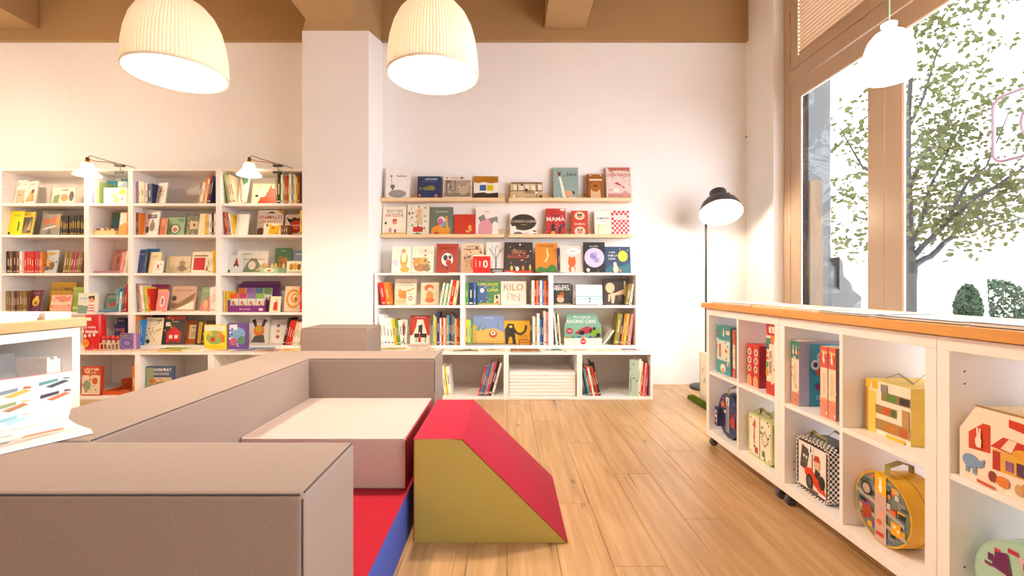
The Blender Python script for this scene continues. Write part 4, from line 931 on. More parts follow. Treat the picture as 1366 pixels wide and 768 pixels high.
# ---- bench level of the tall bookcases
ZH = ZBN+.0250                    # inside the bookcases, on their bottom boards
spine_row(180.2, 'or4x38 tl2.6x33 bl2.8x34', YS-.01, ZH+.0004, 'the lowest shelf beside the origami book', reverse=True, depth=.13)
F(187, 207, 420, ZH, '2a2624', 'r .1 .9 .9 .94 6a5a50', 'tall black book behind the origami book', dy=.20)
F(191, 215, 424, ZH, 'e8dcbc', 't .5 .9 .10 3f6a3c ORIGAMI; n 40 .035 61 b8703a 6a8a5a c9a04a 8a4a3a; e .25 .12 .12 .08 3a3a40', 'cream origami book covered in small coloured motifs', yaw=-5, dy=.05)
F(215.5, 245, 421, ZH, '4a4440', 'r .05 .86 .95 .97 b8443a; n 8 .03 62 e0c070 d8503a; p c62a2c .1 .36 .5 .62 .9 .36; r .18 .06 .82 .38 c62a2c; r .3 .2 .45 .32 f0e4d8; r .55 .2 .7 .32 f0e4d8; r .32 .06 .68 .14 8a2a28; r .1 .62 .3 .76 efe0d0; t .55 .78 .05 d8ccc0 ROBOT', 'dark grey book with bright red house on the lowest shelf', dy=.07)
F(246, 268, 428, ZH, 'd0682a', 'r .22 .2 .88 .82 ecdcb4; t .55 .7 .07 5a4a3a PAPEL; r .35 .3 .75 .5 d8c49a', 'orange book with cream panel on the lowest shelf', dy=.13)
F(259.5, 286, 428, ZH, '3a302c', 'r .12 .05 .3 .95 c99a34; r .4 .05 .48 .95 a87a2c; n 12 .03 63 e0b84a; r .55 .7 .95 .76 8a6a3a', 'black book with gold patterned bands on the lowest shelf', dy=.06)
spine_row(297, 'cr2.5x28', YS+.06, ZH+.0004, 'the lowest shelf behind the yellow game')
F(330.5, 357.5, 424, ZH, 'd6cec4', 'p 3a3634 .12 .9 .3 .6 .42 .62 .3 .95; p 3a3634 .88 .9 .7 .6 .58 .62 .7 .95; e .5 .5 .26 .22 d0702a; e .5 .56 .18 .12 c9a03a; p 55524e .15 .05 .85 .05 .75 .35 .3 .3; t .5 .94 .04 4a4a4a LA FIERA', 'pale book with black-horned orange mask on the lowest shelf', dy=.10)
F(358.5, 381, 427, ZH, 'efe9e0', 'e .5 .75 .1 .075 6a7aa8; e .5 .52 .1 .075 d9a23a; e .5 .28 .1 .075 b84a38; t .5 .92 .04 8a8a8a UN LIBRO', 'white book with blue, yellow and red dots on lowest shelf', dy=.14)
spine_row(406, 'bk3x37 rd3x33 rd3x32 rd2.8x33 cr2.6x31 wh2.4x31 wh2.6x30 cr2.4x30', YS, ZH+.0004, 'the leaning row beside the column', lean=13, reverse=True)
# things on the bench
zt_ = ZBN+.0008
def on_bench(x0, x1, yt, Y, col, art, label, **k): return face_book(x0, x1, yt, Y, zt_, col, art, label, **k)
on_bench(272.5, 301.5, 433, 4.19, 'e8d83a', 'r .03 .75 .97 .97 e9e2c8; r .03 .03 .97 .2 e8c820; e .5 .5 .42 .28 8fae5a; e .4 .42 .12 .1 c2402c; e .7 .6 .12 .12 d8884a; e .3 .65 .1 .08 e8b84a; r .75 .3 .95 .6 c9803a', 'yellow cartoon game box standing on the white bench', lean=0, t=.04, name='game_box', cat='box', pages=False, spine='8a4a90')
on_bench(303.5, 327, 431, 4.20, '6a4a8c', 'e .5 .6 .4 .25 7aa0c4; e .3 .3 .2 .15 c05a7a; e .7 .35 .2 .16 5a8a6a; r .1 .75 .5 .95 e0d8e8; n 10 .05 64 e8e0f0 b03a5a 3a6a9a', 'purple and blue storybook box next to the yellow game', lean=0, t=.05, yaw=12, name='game_box', cat='box', pages=False)
o = empty('test_tube_rack', (PX(145.5, 4.19), 4.21, ZBN)); tag(o, 'small wooden rack of red-capped tubes on the white bench', 'tube rack')
xa0, xa1 = PX(132.5, 4.19), PX(158.5, 4.19)
for z in (ZBN+.001, ZBN+.055): at(o, MB().box(xa0, xa1, 4.19, 4.235, z, z+.008, 'd9b98a'), 'rail', 'cover')
for k in range(6): at(o, MB().box(xa0+k*(xa1-xa0-.006)/5, xa0+k*(xa1-xa0-.006)/5+.006, 4.19, 4.196, ZBN+.0095, ZBN+.0545, 'd9b98a'), 'post', 'cover')
for k in range(4):
    x = xa0+.022+k*.044
    tb = at(o, MB().lathe([(0, .0), (.013, .003), (.013, .062), (0, .062)], 12, (x, 4.2125, ZBN+.0635), 'e8dcd0'), 'tube', 'enamel')
    at(tb, MB().lathe([(0, .0), (.016, .0), (.016, .040), (0, .042)], 12, (x, 4.2125, ZBN+.088), 'c02a24'), 'cap', 'enamel')
on_bench(159.5, 182, 444.5, 4.20, '7a6aa4', 'r 0 .8 .6 .95 3a2c54; e .45 .42 .3 .24 5a4a84; e .45 .42 .22 .16 8a7ab4; t .3 .87 .09 d8c890 PULSERAS; r .84 0 1 1 d89ab4', 'purple craft box with dark ring picture on the bench', lean=0, t=.045, name='game_box', cat='box', pages=False)
F(152.5, 168, 433, ZH, '3a3a5c', 'e .75 .5 .2 .35 b83a34; t .4 .75 .15 c9a0a8 CIRCO', 'dark blue box with red disc, lower of two in narrow bookcase', dy=.06, lean=0, t=.09, name='game_box', cat='box', pages=False)
F(156, 168, 424, PZ(433, YF+.09)+.001, '34446c', 't .5 .6 .2 d88a8a MAGIA', 'small navy box stacked on the dark blue box', dy=.08, lean=0, t=.07, name='game_box', cat='box', pages=False)
# red world-tour bag and the book on it
Yr = 4.19; a_, b_ = PX(108, Yr), PX(132, Yr); zt2 = PZ(420, Yr)
bag = MB()
n = 14; ring = []
for i in range(9):
    v = i/8; ww = (b_-a_)/2*(1-.10*abs(2*v-1)**3); dd = .05*(1-.25*abs(2*v-1)**4); z = zt_+(zt2-zt_)*v
    ring.append([((a_+b_)/2+ww*max(-1, min(1, 1.25*math.cos(2*PI*k/n))), Yr+.05+dd*max(-1, min(1, 1.25*math.sin(2*PI*k/n))), z) for k in range(n)])
vs = [p for r in ring for p in r]
bag.add(vs, [(i*n+k, i*n+(k+1) % n, (i+1)*n+(k+1) % n, (i+1)*n+k) for i in range(8) for k in range(n)], 'c81e1c', True)
bag.add(vs, [tuple(range(n))[::-1], tuple(range(8*n, 9*n))], 'b01818')
bg_ = bag.build('game_bag', 'enamel'); tag(bg_, 'shiny red world-tour game bag standing on the bench end', 'game bag')
mb = MB(); art_into(mb, 't .5 .66 .07 f4e8e0 La vuelta; t .5 .54 .11 ffffff al mundo; e .25 .40 .07 .05 f0d8d0; e .5 .42 .07 .05 f0d8d0; e .75 .44 .07 .05 f0d8d0; e .28 .2 .2 .11 e8982c; e .28 .2 .13 .07 d8701c; r .35 .84 .6 .93 f0e4dc', b_-a_, zt2-zt_, lambda x, z, d: (a_+x, Yr-.0025-d, zt_+z)); mb.build('lettering', 'print', bg_)
face_book(103.5, 128, 391, Yr+.03, zt2+.001, 'e4ddd0', 'e .3 .72 .26 .18 cfe0d8; t .3 .75 .06 8a3a34 LA NINA; p 7a9a8a 0 .05 .6 .05 .55 .4 0 .45; p efe4dc .5 .05 .95 .05 .9 .5 .6 .55; r .55 .15 .92 .2 c04a4a; r .56 .28 .9 .33 c04a4a; r .58 .4 .88 .45 c04a4a; e .72 .68 .14 .13 e0a88a; p 3a2a24 .55 .85 .9 .88 .88 .6 .78 .8 .6 .7', 'pale book with striped-shirt child standing on the red bag', lean=3, t=.02)
# flat books along the bench front
def on_flat(x0, x1, Y, col, art, label, dy=.17, t=.010, rz=0, z=None): flat_book(x0, x1, Y, zt_ if z is None else z, t, dy, col, art, label, rz)
on_flat(112, 150, 4.07, 'ead2bc', 'r .1 .1 .9 .5 d8a890; n 8 .05 71 b8604a c9a078', 'pinkish cream book lying flat at bench end by the red bag', .10)
on_flat(152, 178, 4.06, 'ecdcc8', 'r .1 .2 .8 .7 dcb8a0; n 8 .05 72 a85a4a 7a8a6a', 'cream book lying flat before the purple craft box', .12)
on_flat(180, 207, 4.065, 'efe2cc', 'r .1 .1 .9 .5 e8c8a8; n 9 .06 73 d8703a 8a7a5a', 'cream book with orange specks lying flat below the origami book', .20)
on_flat(209, 240, 4.065, 'e0b83a', 'r .05 .05 .95 .5 e8cc5a; e .7 .5 .2 .2 c98a2c', 'golden yellow book lying flat on the bench', .11)
on_flat(212, 248, 4.20, '8fbf3c', 'n 14 .04 74 5f8f2c c9d86a', 'bright green book lying flat below the red house book', .10)
on_flat(242, 268, 4.06, 'efe6d4', 'l c9b89a .01 .1 .5 .9 .5', 'thick cream book lying flat near the yellow game box', .11, t=.022)
on_flat(271, 306, 4.06, 'e4dcd4', 'e .4 .5 .2 .3 d89a7a; e .7 .5 .15 .2 c04a4a', 'white book with red spots lying flat before the yellow game', .11)
on_flat(308, 338, 4.055, 'c9b8c0', 'p 5a6a9a .1 .1 .9 .3 .8 .9 .2 .7', 'lavender blue book lying flat before the purple storybook box', .12)
on_flat(331, 360, 4.20, '5f84a8', 'e .5 .5 .3 .3 8ab0c8', 'steel blue book lying flat beneath the horned mask book', .10)
on_flat(340, 366, 4.06, 'b08a6a', 'p 6a4a34 .1 .1 .9 .4 .7 .9; e .3 .3 .15 .2 d8a87a', 'brown book lying flat at the column end of the bench', .12)
on_flat(368, 392, 4.06, 'ead27a', 'e .4 .5 .2 .25 d88a5a; n 8 .05 75 b84a3a e0b03a', 'pale yellow book lying flat nearest the column', .16)
# inside the bench
zi = .0256
def in_bench(x0, x1, yt, Y, col, art, label, **k): return face_book(x0, x1, yt, Y, zi, col, art, label, **k)
in_bench(108, 134, 488.5, 4.09, 'c04a26', 't .5 .9 .09 f4e4d0 ORIGAMI; t .5 .78 .08 f0e0c0 EN 3 D; r .04 .04 .96 .7 e0ccae; e .3 .35 .2 .18 8a9a7a; e .7 .5 .15 .12 c9602c; n 16 .05 81 b8703a 7a6a4a e8d8b0', 'red origami kit box standing in the bench', lean=2, t=.035, name='game_box', cat='box', pages=False)
o = empty('open_craft_box', (PX(156, 4.12), 4.2, zi)); tag(o, 'open orange craft box lying in the bench beside origami kit', 'box')
xa0, xa1 = PX(137, 4.1), PX(174, 4.1)
at(o, MB().box(xa0, xa1, 4.10, 4.30, zi, zi+.004, 'd8cfc0'), 'bottom', 'cover')
for (p, q, y0, y1) in ((xa0, xa1, 4.10, 4.104), (xa0, xa1, 4.296, 4.30), (xa0, xa0+.004, 4.1045, 4.2955), (xa1-.004, xa1, 4.1045, 4.2955)):
    at(o, MB().box(p, q, y0, y1, zi+.0045, zi+.040, 'c4501f'), 'side', 'cover')
at(o, MB().box(0, xa1-xa0-.01, 0, .004, 0, .10, 'b04a22').xf(Matrix.Translation((xa0+.004, 4.308, zi+.006)) @ Matrix.Rotation(-.16, 4, 'Y')), 'lid', 'cover')
spine_row(175.6, 'or4x40', 4.085, zi, 'the bench beside the open craft box', depth=.2)
in_bench(194, 230, 488.5, 4.10, '4a5a80', 'r .02 .02 .96 .62 c9b890; t .58 .88 .10 f0e8e0 PAPER ART; t .58 .74 .08 e0d8d0 RECORTES; r .02 .02 .3 .95 8fa07c; e .6 .35 .3 .14 a08a5a; e .78 .3 .14 .2 e0b8a4; e .25 .5 .1 .1 c9703a; n 12 .04 82 e8e0c8 7a8a5a b05a3a', 'blue paper art kit box standing in the bench', lean=2, t=.03, name='game_box', cat='box', pages=False)
# ================================================================== LEDGES
YLD = YB-.085
def L(x0, x1, yt, z, col, art, label, **k): return face_book(x0, x1, yt, YLD, z+.0004, col, art, label, lean=k.pop('lean', 8), **k)
L(513.5, 546, 223, ZL1, 'f0ece8', 'e .5 .2 .36 .12 9a9690; e .3 .36 .05 .05 6a5a52; e .3 .42 .1 .06 7a6a62; e .24 .74 .035 .03 4a4a4a; l 4a4a4a .015 .24 .72 .26 .46; t .66 .74 .06 3a3a3a Federico', 'tall white book with soft grey stone shape on upper ledge', name='picture_book')
L(556.5, 588, 235, ZL1, '2c3c64', 'r 0 0 1 .14 3a3a28; p 8a8a4a .2 .5 .3 .42 .7 .42 .8 .5 .65 .62 .45 .6; p 8a8a4a .08 .58 .22 .48 .1 .42; e .1 .2 .05 .06 c97a7a; e .8 .18 .08 .08 b86a6a; t .58 .88 .08 d8dce8 NADARIN; r .25 .76 .8 .78 6a7aa0; n 10 .03 91 6a6a3a 4a5a7a', 'navy square book with golden fish on upper ledge')
L(591, 629, 234, ZL1, 'ece4dc', 'r .03 .14 .97 .82 a89a88; r .03 .14 .97 .3 8a7a68; r .1 .3 .14 .8 6a5e52; r .25 .3 .28 .8 7a6a5a; r .4 .35 .43 .8 6a5e52; e .7 .4 .16 .18 c0ac94; n 18 .04 92 c9b8a0 7a8a70 d8c8b0 6a6258; t .5 .9 .06 5a5450 DONDE VIVEN; t .5 .06 .05 8a8078 CUENTO E ILUSTRACIONES', 'white framed book with muted forest picture on upper ledge')
L(632, 664.5, 235, ZL1, 'efece4', 'p b07824 0 1 1 1 1 .74 .7 .7 .4 .76 .2 .71 0 .75; p 342c26 0 0 1 0 1 .32 .6 .28 .4 .33 0 .29; r .24 .4 .50 .64 2f5f94; r .54 .4 .8 .64 d9c414; t .6 .87 .05 6a4a1c pequeno azul', 'square brown, white and black book with blue and yellow patches')
L(681, 724, 243, ZL1, 'cdb38c', 'r .02 .92 .98 .98 4a3c30; r .1 .56 .2 .84 ece4d8; r .26 .56 .4 .84 ece4d8; r .46 .56 .58 .84 ece4d8; r .64 .56 .76 .84 ece4d8; r .86 .56 .97 .84 ece4d8; l 3a342e .02 .22 .5 .22 .9; l 3a342e .02 .82 .1 .82 .95; l 4a4038 .02 0 .52 1 .52; r .45 .02 1 .16 5a5048; n 10 .04 93 efe6da 4a4038; t .6 .42 .1 7a6448 TRANVIA', 'low landscape book with beige tram picture on upper ledge')
L(738.5, 772, 223, ZL1, '8fa8a4', 'p f0ece4 .38 .05 .52 .05 .3 .72 .22 .72; e .24 .8 .07 .06 6a4a34; l 5a4030 .02 .12 .9 .24 .82 .34 .9; e .62 .2 .18 .1 d8a684; p 3a302a .62 .3 .85 .26 .82 .14 .72 .28; e .2 .03 .2 .06 e4e4e0; e .75 .04 .25 .06 e4e4e0; t .74 .78 .09 3a4444 PAPA; t .44 .74 .04 4a5454 MI', 'tall grey-teal book with long-necked giraffe on upper ledge')
L(783.5, 806, 232, ZL1, '9a5a24', 'p d8b48c .2 0 .82 0 .78 .4 .7 .52 .3 .52 .22 .4; e .5 .52 .3 .2 a8682e; r .38 .52 .62 .58 5a3018; r .14 .75 .9 .81 f0e0c8; e .22 .95 .04 .03 efe0d0; e .82 .95 .04 .03 efe0d0; r 0 0 .08 1 7a4218', 'narrow brown bear-faced book on upper ledge')
L(809.5, 843, 222, ZL1, 'dccac4', 'p b8665a .06 .98 .96 .98 .92 .86 .5 .9 .1 .86; t .5 .75 .11 b04a3c LUNA PARQUE; p c24a3a .3 .5 .6 .42 .68 .4 .45 .54; e .4 .3 .1 .06 efe4e0; r .06 .03 .95 .2 c98a80; n 20 .035 94 d8aaa0 b8766c efe0dc; e .75 .2 .12 .08 d0988e', 'tall pale pink amusement park book at the ledge end')
L(509.5, 541, 275, ZL2, 'efe6d0', 't .5 .84 .10 4a8a9a SOY UN; t .5 .70 .11 c25a6a ARTISTA; e .52 .48 .1 .09 d8907a; p b8503a .42 .5 .62 .52 .6 .58 .44 .57; e .14 .44 .05 .045 4a4a4a; e .34 .2 .06 .09 c98aa0; e .55 .18 .05 .07 8a6a8a; r 0 0 1 .12 dcb46a', 'cream book with colourful letters on lower ledge by column')
L(542.5, 572, 272.5, ZL2, 'e6e2d0', 'n 30 .035 95 4a6a4a 6a8a5a 3a4a3a; e .55 .78 .12 .1 e0b894; p d8c09a .42 .4 .7 .4 .65 .72 .45 .72; r .28 .14 .72 .3 c22c22; e .5 .06 .2 .04 4a6a4a; r .48 .3 .52 .42 8a6a5a', 'white leafy book with a red label and red spine', spine='b02a24')
L(573, 604, 276, ZL2, '6a7466', 'p dd9434 .05 .05 .85 .02 .9 .3 .7 .25 .4 .4 .1 .3; e .5 .52 .18 .16 ecd8d0; e .45 .5 .12 .12 c06a8a; p e0a444 .7 .2 .82 .25 .75 .7 .68 .7; e .62 .42 .1 .1 7aa0b8; e .3 .1 .12 .06 c9404a; t .5 .84 .05 e8e4d8 UNA NOCHE', 'grey-green book with orange and pink sleeper on lower ledge')
L(605.5, 634, 286, ZL2, 'c23a26', 'e .74 .4 .08 .12 e0a850; p e0a850 .6 .2 .68 .15 .85 .3 .8 .35; e .6 .24 .05 .04 e8c488', 'square plain red book with tiny yellow figure')
L(634.5, 665, 277, ZL2, 'eee8e4', 'p d89aa6 .1 .05 .72 .05 .75 .5 .55 .62 .3 .6 .12 .4; p 8a8482 .1 .66 .35 .78 .45 .6 .2 .5; p 8a8482 .55 .62 .95 .7 .98 .4 .8 .3; e .85 .4 .12 .12 efe8e4; r .1 .02 .9 .06 b8c49a; t .5 .86 .05 c25a60 TINO', 'white book with pink elephant-like body on lower ledge')
L(680.5, 716, 285, ZL2, 'efe8e0', 'e .5 .62 .49 .36 3a3430; e .15 .36 .08 .1 efe8e0; e .3 .06 .2 .14 6a6a72; e .6 .04 .16 .12 d8b8a0; r .86 .2 .98 .26 3a3430; e .93 .04 .07 .1 a83a44; t .5 .66 .11 d8c8b4 CUANDO LLUEVE; r .4 .5 .62 .52 c9a06a', 'white book with large black oval cloud on lower ledge')
L(728.5, 755, 278, ZL2, 'b83434', 'n 18 .02 96 e8c8c0; t .5 .62 .16 f0e4dc MAMA; e .36 .3 .1 .18 3a3438; e .36 .12 .1 .07 d8b048; p 4a4448 .6 .1 .75 .1 .78 .3 .98 .4 .95 .48 .65 .35; e .84 .95 .14 .04 ead8d0; p 4a3a3a .2 .8 .5 .68 .75 .78 .5 .74', 'red speckled book with black cats on lower ledge')
L(762.5, 785, 281, ZL2, 'c04428', 'e .5 .8 .3 .16 ecd0b8; e .5 .78 .14 .08 d88a70; e .42 .84 .07 .05 5a4a44; e .58 .84 .07 .05 5a4a44; e .5 .2 .32 .18 ecd0b8; e .5 .18 .16 .09 d88a70; e .4 .26 .06 .04 5a4a44; e .6 .26 .06 .04 5a4a44; t .5 .48 .08 f4dcc8 DUBIDU; r .86 .02 .98 .1 3a2a28', 'orange-red book with two pale round faces on lower ledge')
L(793.5, 816, 281, ZL2, 'dfe4e2', 'r .02 .02 .98 .45 e8e6cc; t .5 .7 .08 4a5a6a A MARTE; r .2 .42 .8 .44 e0cc7a; l e0c850 .05 .22 .1 .26 .5; r .86 .05 1 .1 3a3a40; r .3 .58 .7 .6 9aa8b0', 'pale blue and cream book beside the chequered one')
L(816.5, 840, 281, ZL2, 'f0e8e6', ';'.join(f'r {i/8:.3f} {j/11:.3f} {(i+1)/8:.3f} {(j+1)/11:.3f} c8344c' for j in range(11) for i in range(8) if (i+j) % 2)+';r .14 .66 .86 .82 f0e4e2;t .5 .74 .05 c86a74 DAMAS', 'red and white chequered book at the lower ledge end')
# ================================================================== LOW BOOKCASES UNDER THE LEDGES
ZU = Z3+.0006
def T(x0, x1, yt, col, art, label, **k):
    dy = k.pop('dy', .16); return face_book(x0, x1, yt, YF+dy, ZU+k.pop('dz', 0), col, art, label, lean=k.pop('lean', 10), **k)
T(522, 548, 329, 'f0eadc', 'e .62 .5 .2 .3 d9a23a; e .62 .6 .13 .2 f2e8d0; e .6 .84 .1 .08 d9a23a; e .68 .14 .24 .12 dca844; e .2 .4 .14 .12 d8c0d8; n 6 .03 101 d8c8e0', 'white book with honey-yellow bear, nearest the column on the low bookcase')
T(549, 578, 328, 'f0e8d4', 'e .3 .35 .26 .22 c9924a; e .55 .4 .2 .18 d8a860; e .4 .2 .3 .14 b87a4a; e .7 .2 .18 .14 8a7a5a; n 16 .05 102 a8603a e0c08a 7a6a5a; t .55 .84 .05 a8988a EL CUENTO; r .3 .74 .8 .755 b8a89a', 'cream book with brown animal crowd on the low bookcase')
T(581.5, 611, 325, 'a83a28', 'e .5 .46 .3 .25 3a2a26; e .5 .46 .27 .225 f0e4dc; e .42 .52 .1 .1 3a3030; e .56 .35 .13 .11 b82a24; e .62 .54 .07 .07 4a3a38; r .47 .12 .53 .22 3a2a26; t .5 .85 .07 6a1f18 CAPERUCITA', 'brick red book with black-and-white round medallion')
T(615, 645, 325, 'dcc8a8', 'r .06 .05 .94 .8 d8b894; e .35 .5 .25 .2 c9a888; e .65 .3 .25 .22 c8803c; n 20 .05 103 8a5a44 e8d0b0 c9703a 5a4a44; t .5 .9 .08 7a4a40 CAPITAN; r .1 .8 .9 .83 8a5a44', 'beige comic-style book behind the small red box')
T(631, 654, 340, 'd21a1a', 't .72 .5 .42 f4ece0 0; t .40 .5 .3 f0dcd8 I; r .14 .3 .2 .72 e88a80; r 0 .92 1 1 ecdcc0', 'small bright red box with a large white zero', dy=.05, t=.05, lean=0, name='game_box', cat='box', pages=False)
T(648.5, 672, 323, 'e6e2dc', 'l 6a808a .1 .55 .15 .55 .5; l 6a808a .05 .55 .45 .3 .7 .15 .8; l 6a808a .05 .55 .45 .8 .72 .92 .8; l 6a808a .04 .55 .5 .5 .75 .6 .9; l 6a808a .03 .3 .7 .35 .88; l 6a808a .03 .78 .7 .7 .9; n 22 .02 104 6a7a80 8a989a; r 0 0 1 .15 3a3c44; t .5 .075 .06 d8d8d8 Y A DORMIR', 'white book with bare blue tree and black band', dy=.19)
T(673, 711, 323, '322a28', 't .5 .68 .12 b87a4a ZIRKU; t .5 .54 .11 b8503c MAGIKOA; r 0 0 1 .08 c83a2c; e .25 .16 .05 .08 d8a85a; e .45 .14 .06 .07 efe0d0; e .65 .16 .05 .08 c9703a; e .9 .18 .03 .1 d8c05a; e .55 .92 .03 .03 efe0d0; n 12 .016 105 e8c890 f0e8d8; p d88a3a .55 .42 .7 .46 .62 .38', 'big black circus book with coloured letters on low bookcase')
T(714.5, 744, 324, 'd0822c', 'p f0dc9a .52 .85 .62 .6 .5 .38 .4 .38 .54 .55 .5 .75; p 3a7a3c 0 .05 1 .05 .95 .2 .75 .3 .5 .15 .2 .22 .05 .15; t .5 .9 .07 7a4a24 PAPA LUNA; r 0 0 1 .05 6a4a24', 'orange book with pale crescent moon and green hills')
spine_row(744.4, 'nv2.4x34', YF+.17, ZU, 'the low bookcase top beside the crescent moon book')
T(747.5, 778, 328, 'ddd0c4', 'e .52 .4 .17 .18 d0642c; e .52 .15 .15 .14 d0642c; e .55 .13 .08 .1 efe0d0; p d0642c .36 .5 .4 .64 .48 .55; p d0642c .56 .55 .64 .64 .68 .5; e .6 .8 .3 .12 f6f2ee; p f6f2ee .7 .8 .98 .9 .9 .74; t .58 .8 .09 6a6a70 NO', 'pale beige book with orange fox and speech bubble')
T(779, 808, 323, '2c2a2e', 'e .5 .5 .46 .32 c4c0dc; e .45 .55 .15 .1 8a80c0; e .6 .42 .12 .09 9a90c8; e .55 .62 .1 .06 a8a0d0; e .2 .1 .08 .06 e8e0d8; p 8a6a3a .6 .02 .7 .02 .68 .12; t .5 .87 .05 d8d4d0 LA LUNA', 'black book with huge lilac full moon', dy=.14)
T(808, 842, 329, '34486a', 'e .7 .64 .19 .21 e6c840; p 2f6a7a 0 0 1 0 1 .4 .8 .3 .4 .2 .2 .3 0 .15; e .4 .16 .1 .16 d8c8b0; e .38 .34 .07 .08 d8c8b0; t .27 .78 .07 e8e8e8 A QUE; t .3 .66 .07 e8e8e8 SABE LA; t .27 .54 .07 e8e8e8 LUNA; e .6 .9 .02 .02 e8d890; e .9 .86 .02 .02 e8d890; e .56 .1 .06 .06 c9803a', 'navy book with yellow moon, nearest the floor lamp')
for (x0, x1, c, lb) in ((521, 548, 'e8dcc8', 'thin pale book lying flat before the honey bear book'), (550, 580, 'd8c8b8', 'thin beige book lying flat before the animal crowd book'),
                        (598, 622, 'c9705a', 'thin terracotta book lying flat before the medallion book'), (660, 686, 'e6ddd0', 'thin white book lying flat before the black circus book'),
                        (722, 752, '4a4a48', 'thin dark book lying flat before the crescent moon book'), (755, 780, 'dcc8c0', 'thin pinkish book lying flat before the fox book'),
                        (785, 818, '6a3a40', 'thin maroon book lying flat before the full moon book')):
    flat_book(x0, x1, YF+.006, ZU, .007, .11, c, '', lb)
# upper shelf
ZM_ = ZMS+.0004
def Mi(x0, x1, yt, col, art, label, **k):
    dy = k.pop('dy', .09); return face_book(x0, x1, yt, YF+dy, k.pop('z', ZM_), col, art, label, **k)
spine_row(502.6, 'rd7x30 or6x30', YS, ZM_, 'the red and orange leaning pair', lean=-9)
Mi(526, 555, 372, 'e2d8c0', 'e .42 .38 .25 .16 d88a3c; p d88a3c .55 .45 .9 .62 .92 .66 .5 .52; e .25 .5 .1 .1 e0a050; r .05 .05 .6 .2 c9cc9a; t .5 .84 .05 8a7a64 OSO POLAR; r .1 .74 .9 .76 a8988a', 'cream book with orange fox lying on its cover', dy=.12)
Mi(541.5, 553, 389, 'e8dcc4', 'e .5 .5 .22 .18 b8502c; e .5 .5 .12 .1 efe4d0; r .2 .8 .8 .84 8a7a6a', 'tiny cream book with red ring before the fox book', dy=.04)
Mi(561, 585, 377, 'd4d0ae', 'e .45 .75 .26 .16 c9582c; e .52 .68 .15 .1 ecc8a0; e .5 .4 .2 .2 d8884a; e .5 .2 .26 .12 c9703a; e .85 .5 .1 .1 c9ccb0', 'green-cream book with red-haired baby picture', dy=.11)
spine_row(613.6, 'wh2.4x30 gn2.4x30 wh2.6x29 gn2.2x29 wh2.6x34 rd5x33 cr4x33', YS, ZM_, 'the green and white leaning row', lean=10)
spine_row(620.6, 'gn4x30 nv7x30 bl3x29', YS, ZM_, 'the upright trio beside the green moon book')
Mi(637, 667, 375, '3f7a48', 'p 34588c 0 .1 .42 .1 .42 .9 0 .9; e .2 .6 .09 .1 dce4e8; n 8 .02 111 d8e0ec; t .45 .86 .13 c9c43a BUENAS NOCHES; t .68 .62 .13 d8d04a LUNA; p d8c8b0 .72 .05 1 .05 1 .45 .75 .4; e .86 .32 .06 .08 3a2a24; p c04a3a .78 .04 .95 .04 .9 .2; r .02 .02 .98 .06 b8a83a', 'green and blue book with yellow capital title', dy=.08)
Mi(668, 702, 375, 'dcd4c8', 't .5 .74 .28 a88a5c KILO; t .5 .32 .28 b8ac94 FIN; n 14 .02 112 6a7a5a c9a05a', 'pale grey book with large beige letters', dy=.08)
spine_row(709.5, 'wh3.4x33 rd2.6x32 or2.6x33 pu2.4x33 wh2.6x33 bl2.6x32 or2.8x33 rd2.4x32', YS, ZM_, 'the upright set beside the grey letter book')
for (x0, x1, c, lb) in ((527, 548, 'd8ccc0', 'thin pale book lying flat under the fox book shelf front'), (550, 582, 'a89a8c', 'thin taupe book lying flat under the baby book'),
                        (634, 664, 'b8bca0', 'thin speckled green book lying flat before the green moon book'), (688, 707, 'e4dcd4', 'thin white book lying flat before the grey letter book'),
                        (767, 798, '3a3836', 'thin black book lying flat before the snowy landscape book'), (742, 764, 'b8a0a4', 'thin mauve book lying flat before the black perfection book')):
    flat_book(x0, x1, YF+.008, ZM_, .006, .05, c, '', lb)
Mi(739, 761, 378, '302c2c', 't .5 .86 .13 f0ece8 NO SOY; t .5 .73 .13 f0ece8 PERFECTA; e .4 .24 .22 .14 e0a890; e .5 .5 .14 .1 8a4a24; e .4 .4 .2 .06 c9702c; r 0 0 1 .06 8a8a5a', 'black square book with white capitals and a face', dy=.075)
spine_row(764, 'gy4x27', YS+.09, ZM_, 'the upper shelf behind the snowy book', depth=.12)
Mi(768.5, 804, 380, 'e4e8ec', 'r 0 .25 1 .45 a8c8d8; r 0 .3 1 .36 d8e8f0; l 8a98a8 .01 .1 .9 .3 .75 .5 .92; l 8a98a8 .01 .5 .8 .8 .95 .95 .8; e .52 .3 .03 .05 3a4a5a; e .52 .16 .03 .04 4a5a6a; r .6 .7 .95 .72 c9d4dc', 'white landscape book with pale blue snowy water', dy=.10)
Mi(805.5, 838, 372, '3c322c', 'e .28 .65 .19 .2 dcc49a; p dcc49a .35 .4 .85 .6 .95 .6 .92 .4 .4 .35; p dcc49a .3 .45 .5 .45 .42 .05 .32 .05; p dcc49a .2 .4 .3 .4 .25 .12 .18 .12; p dcc49a .84 .55 .94 .55 .92 .9 .86 .92; p dcc49a .82 .5 .94 .5 .9 .32 .84 .36; p 5a4a3e .55 .35 .75 .4 .75 .15 .6 .15', 'dark brown book with pale dog', dy=.09)
spine_row(850.5, 'ol5x28 wh3x28', YS, ZM_, 'the leaning pair beside the pale dog book', lean=9)
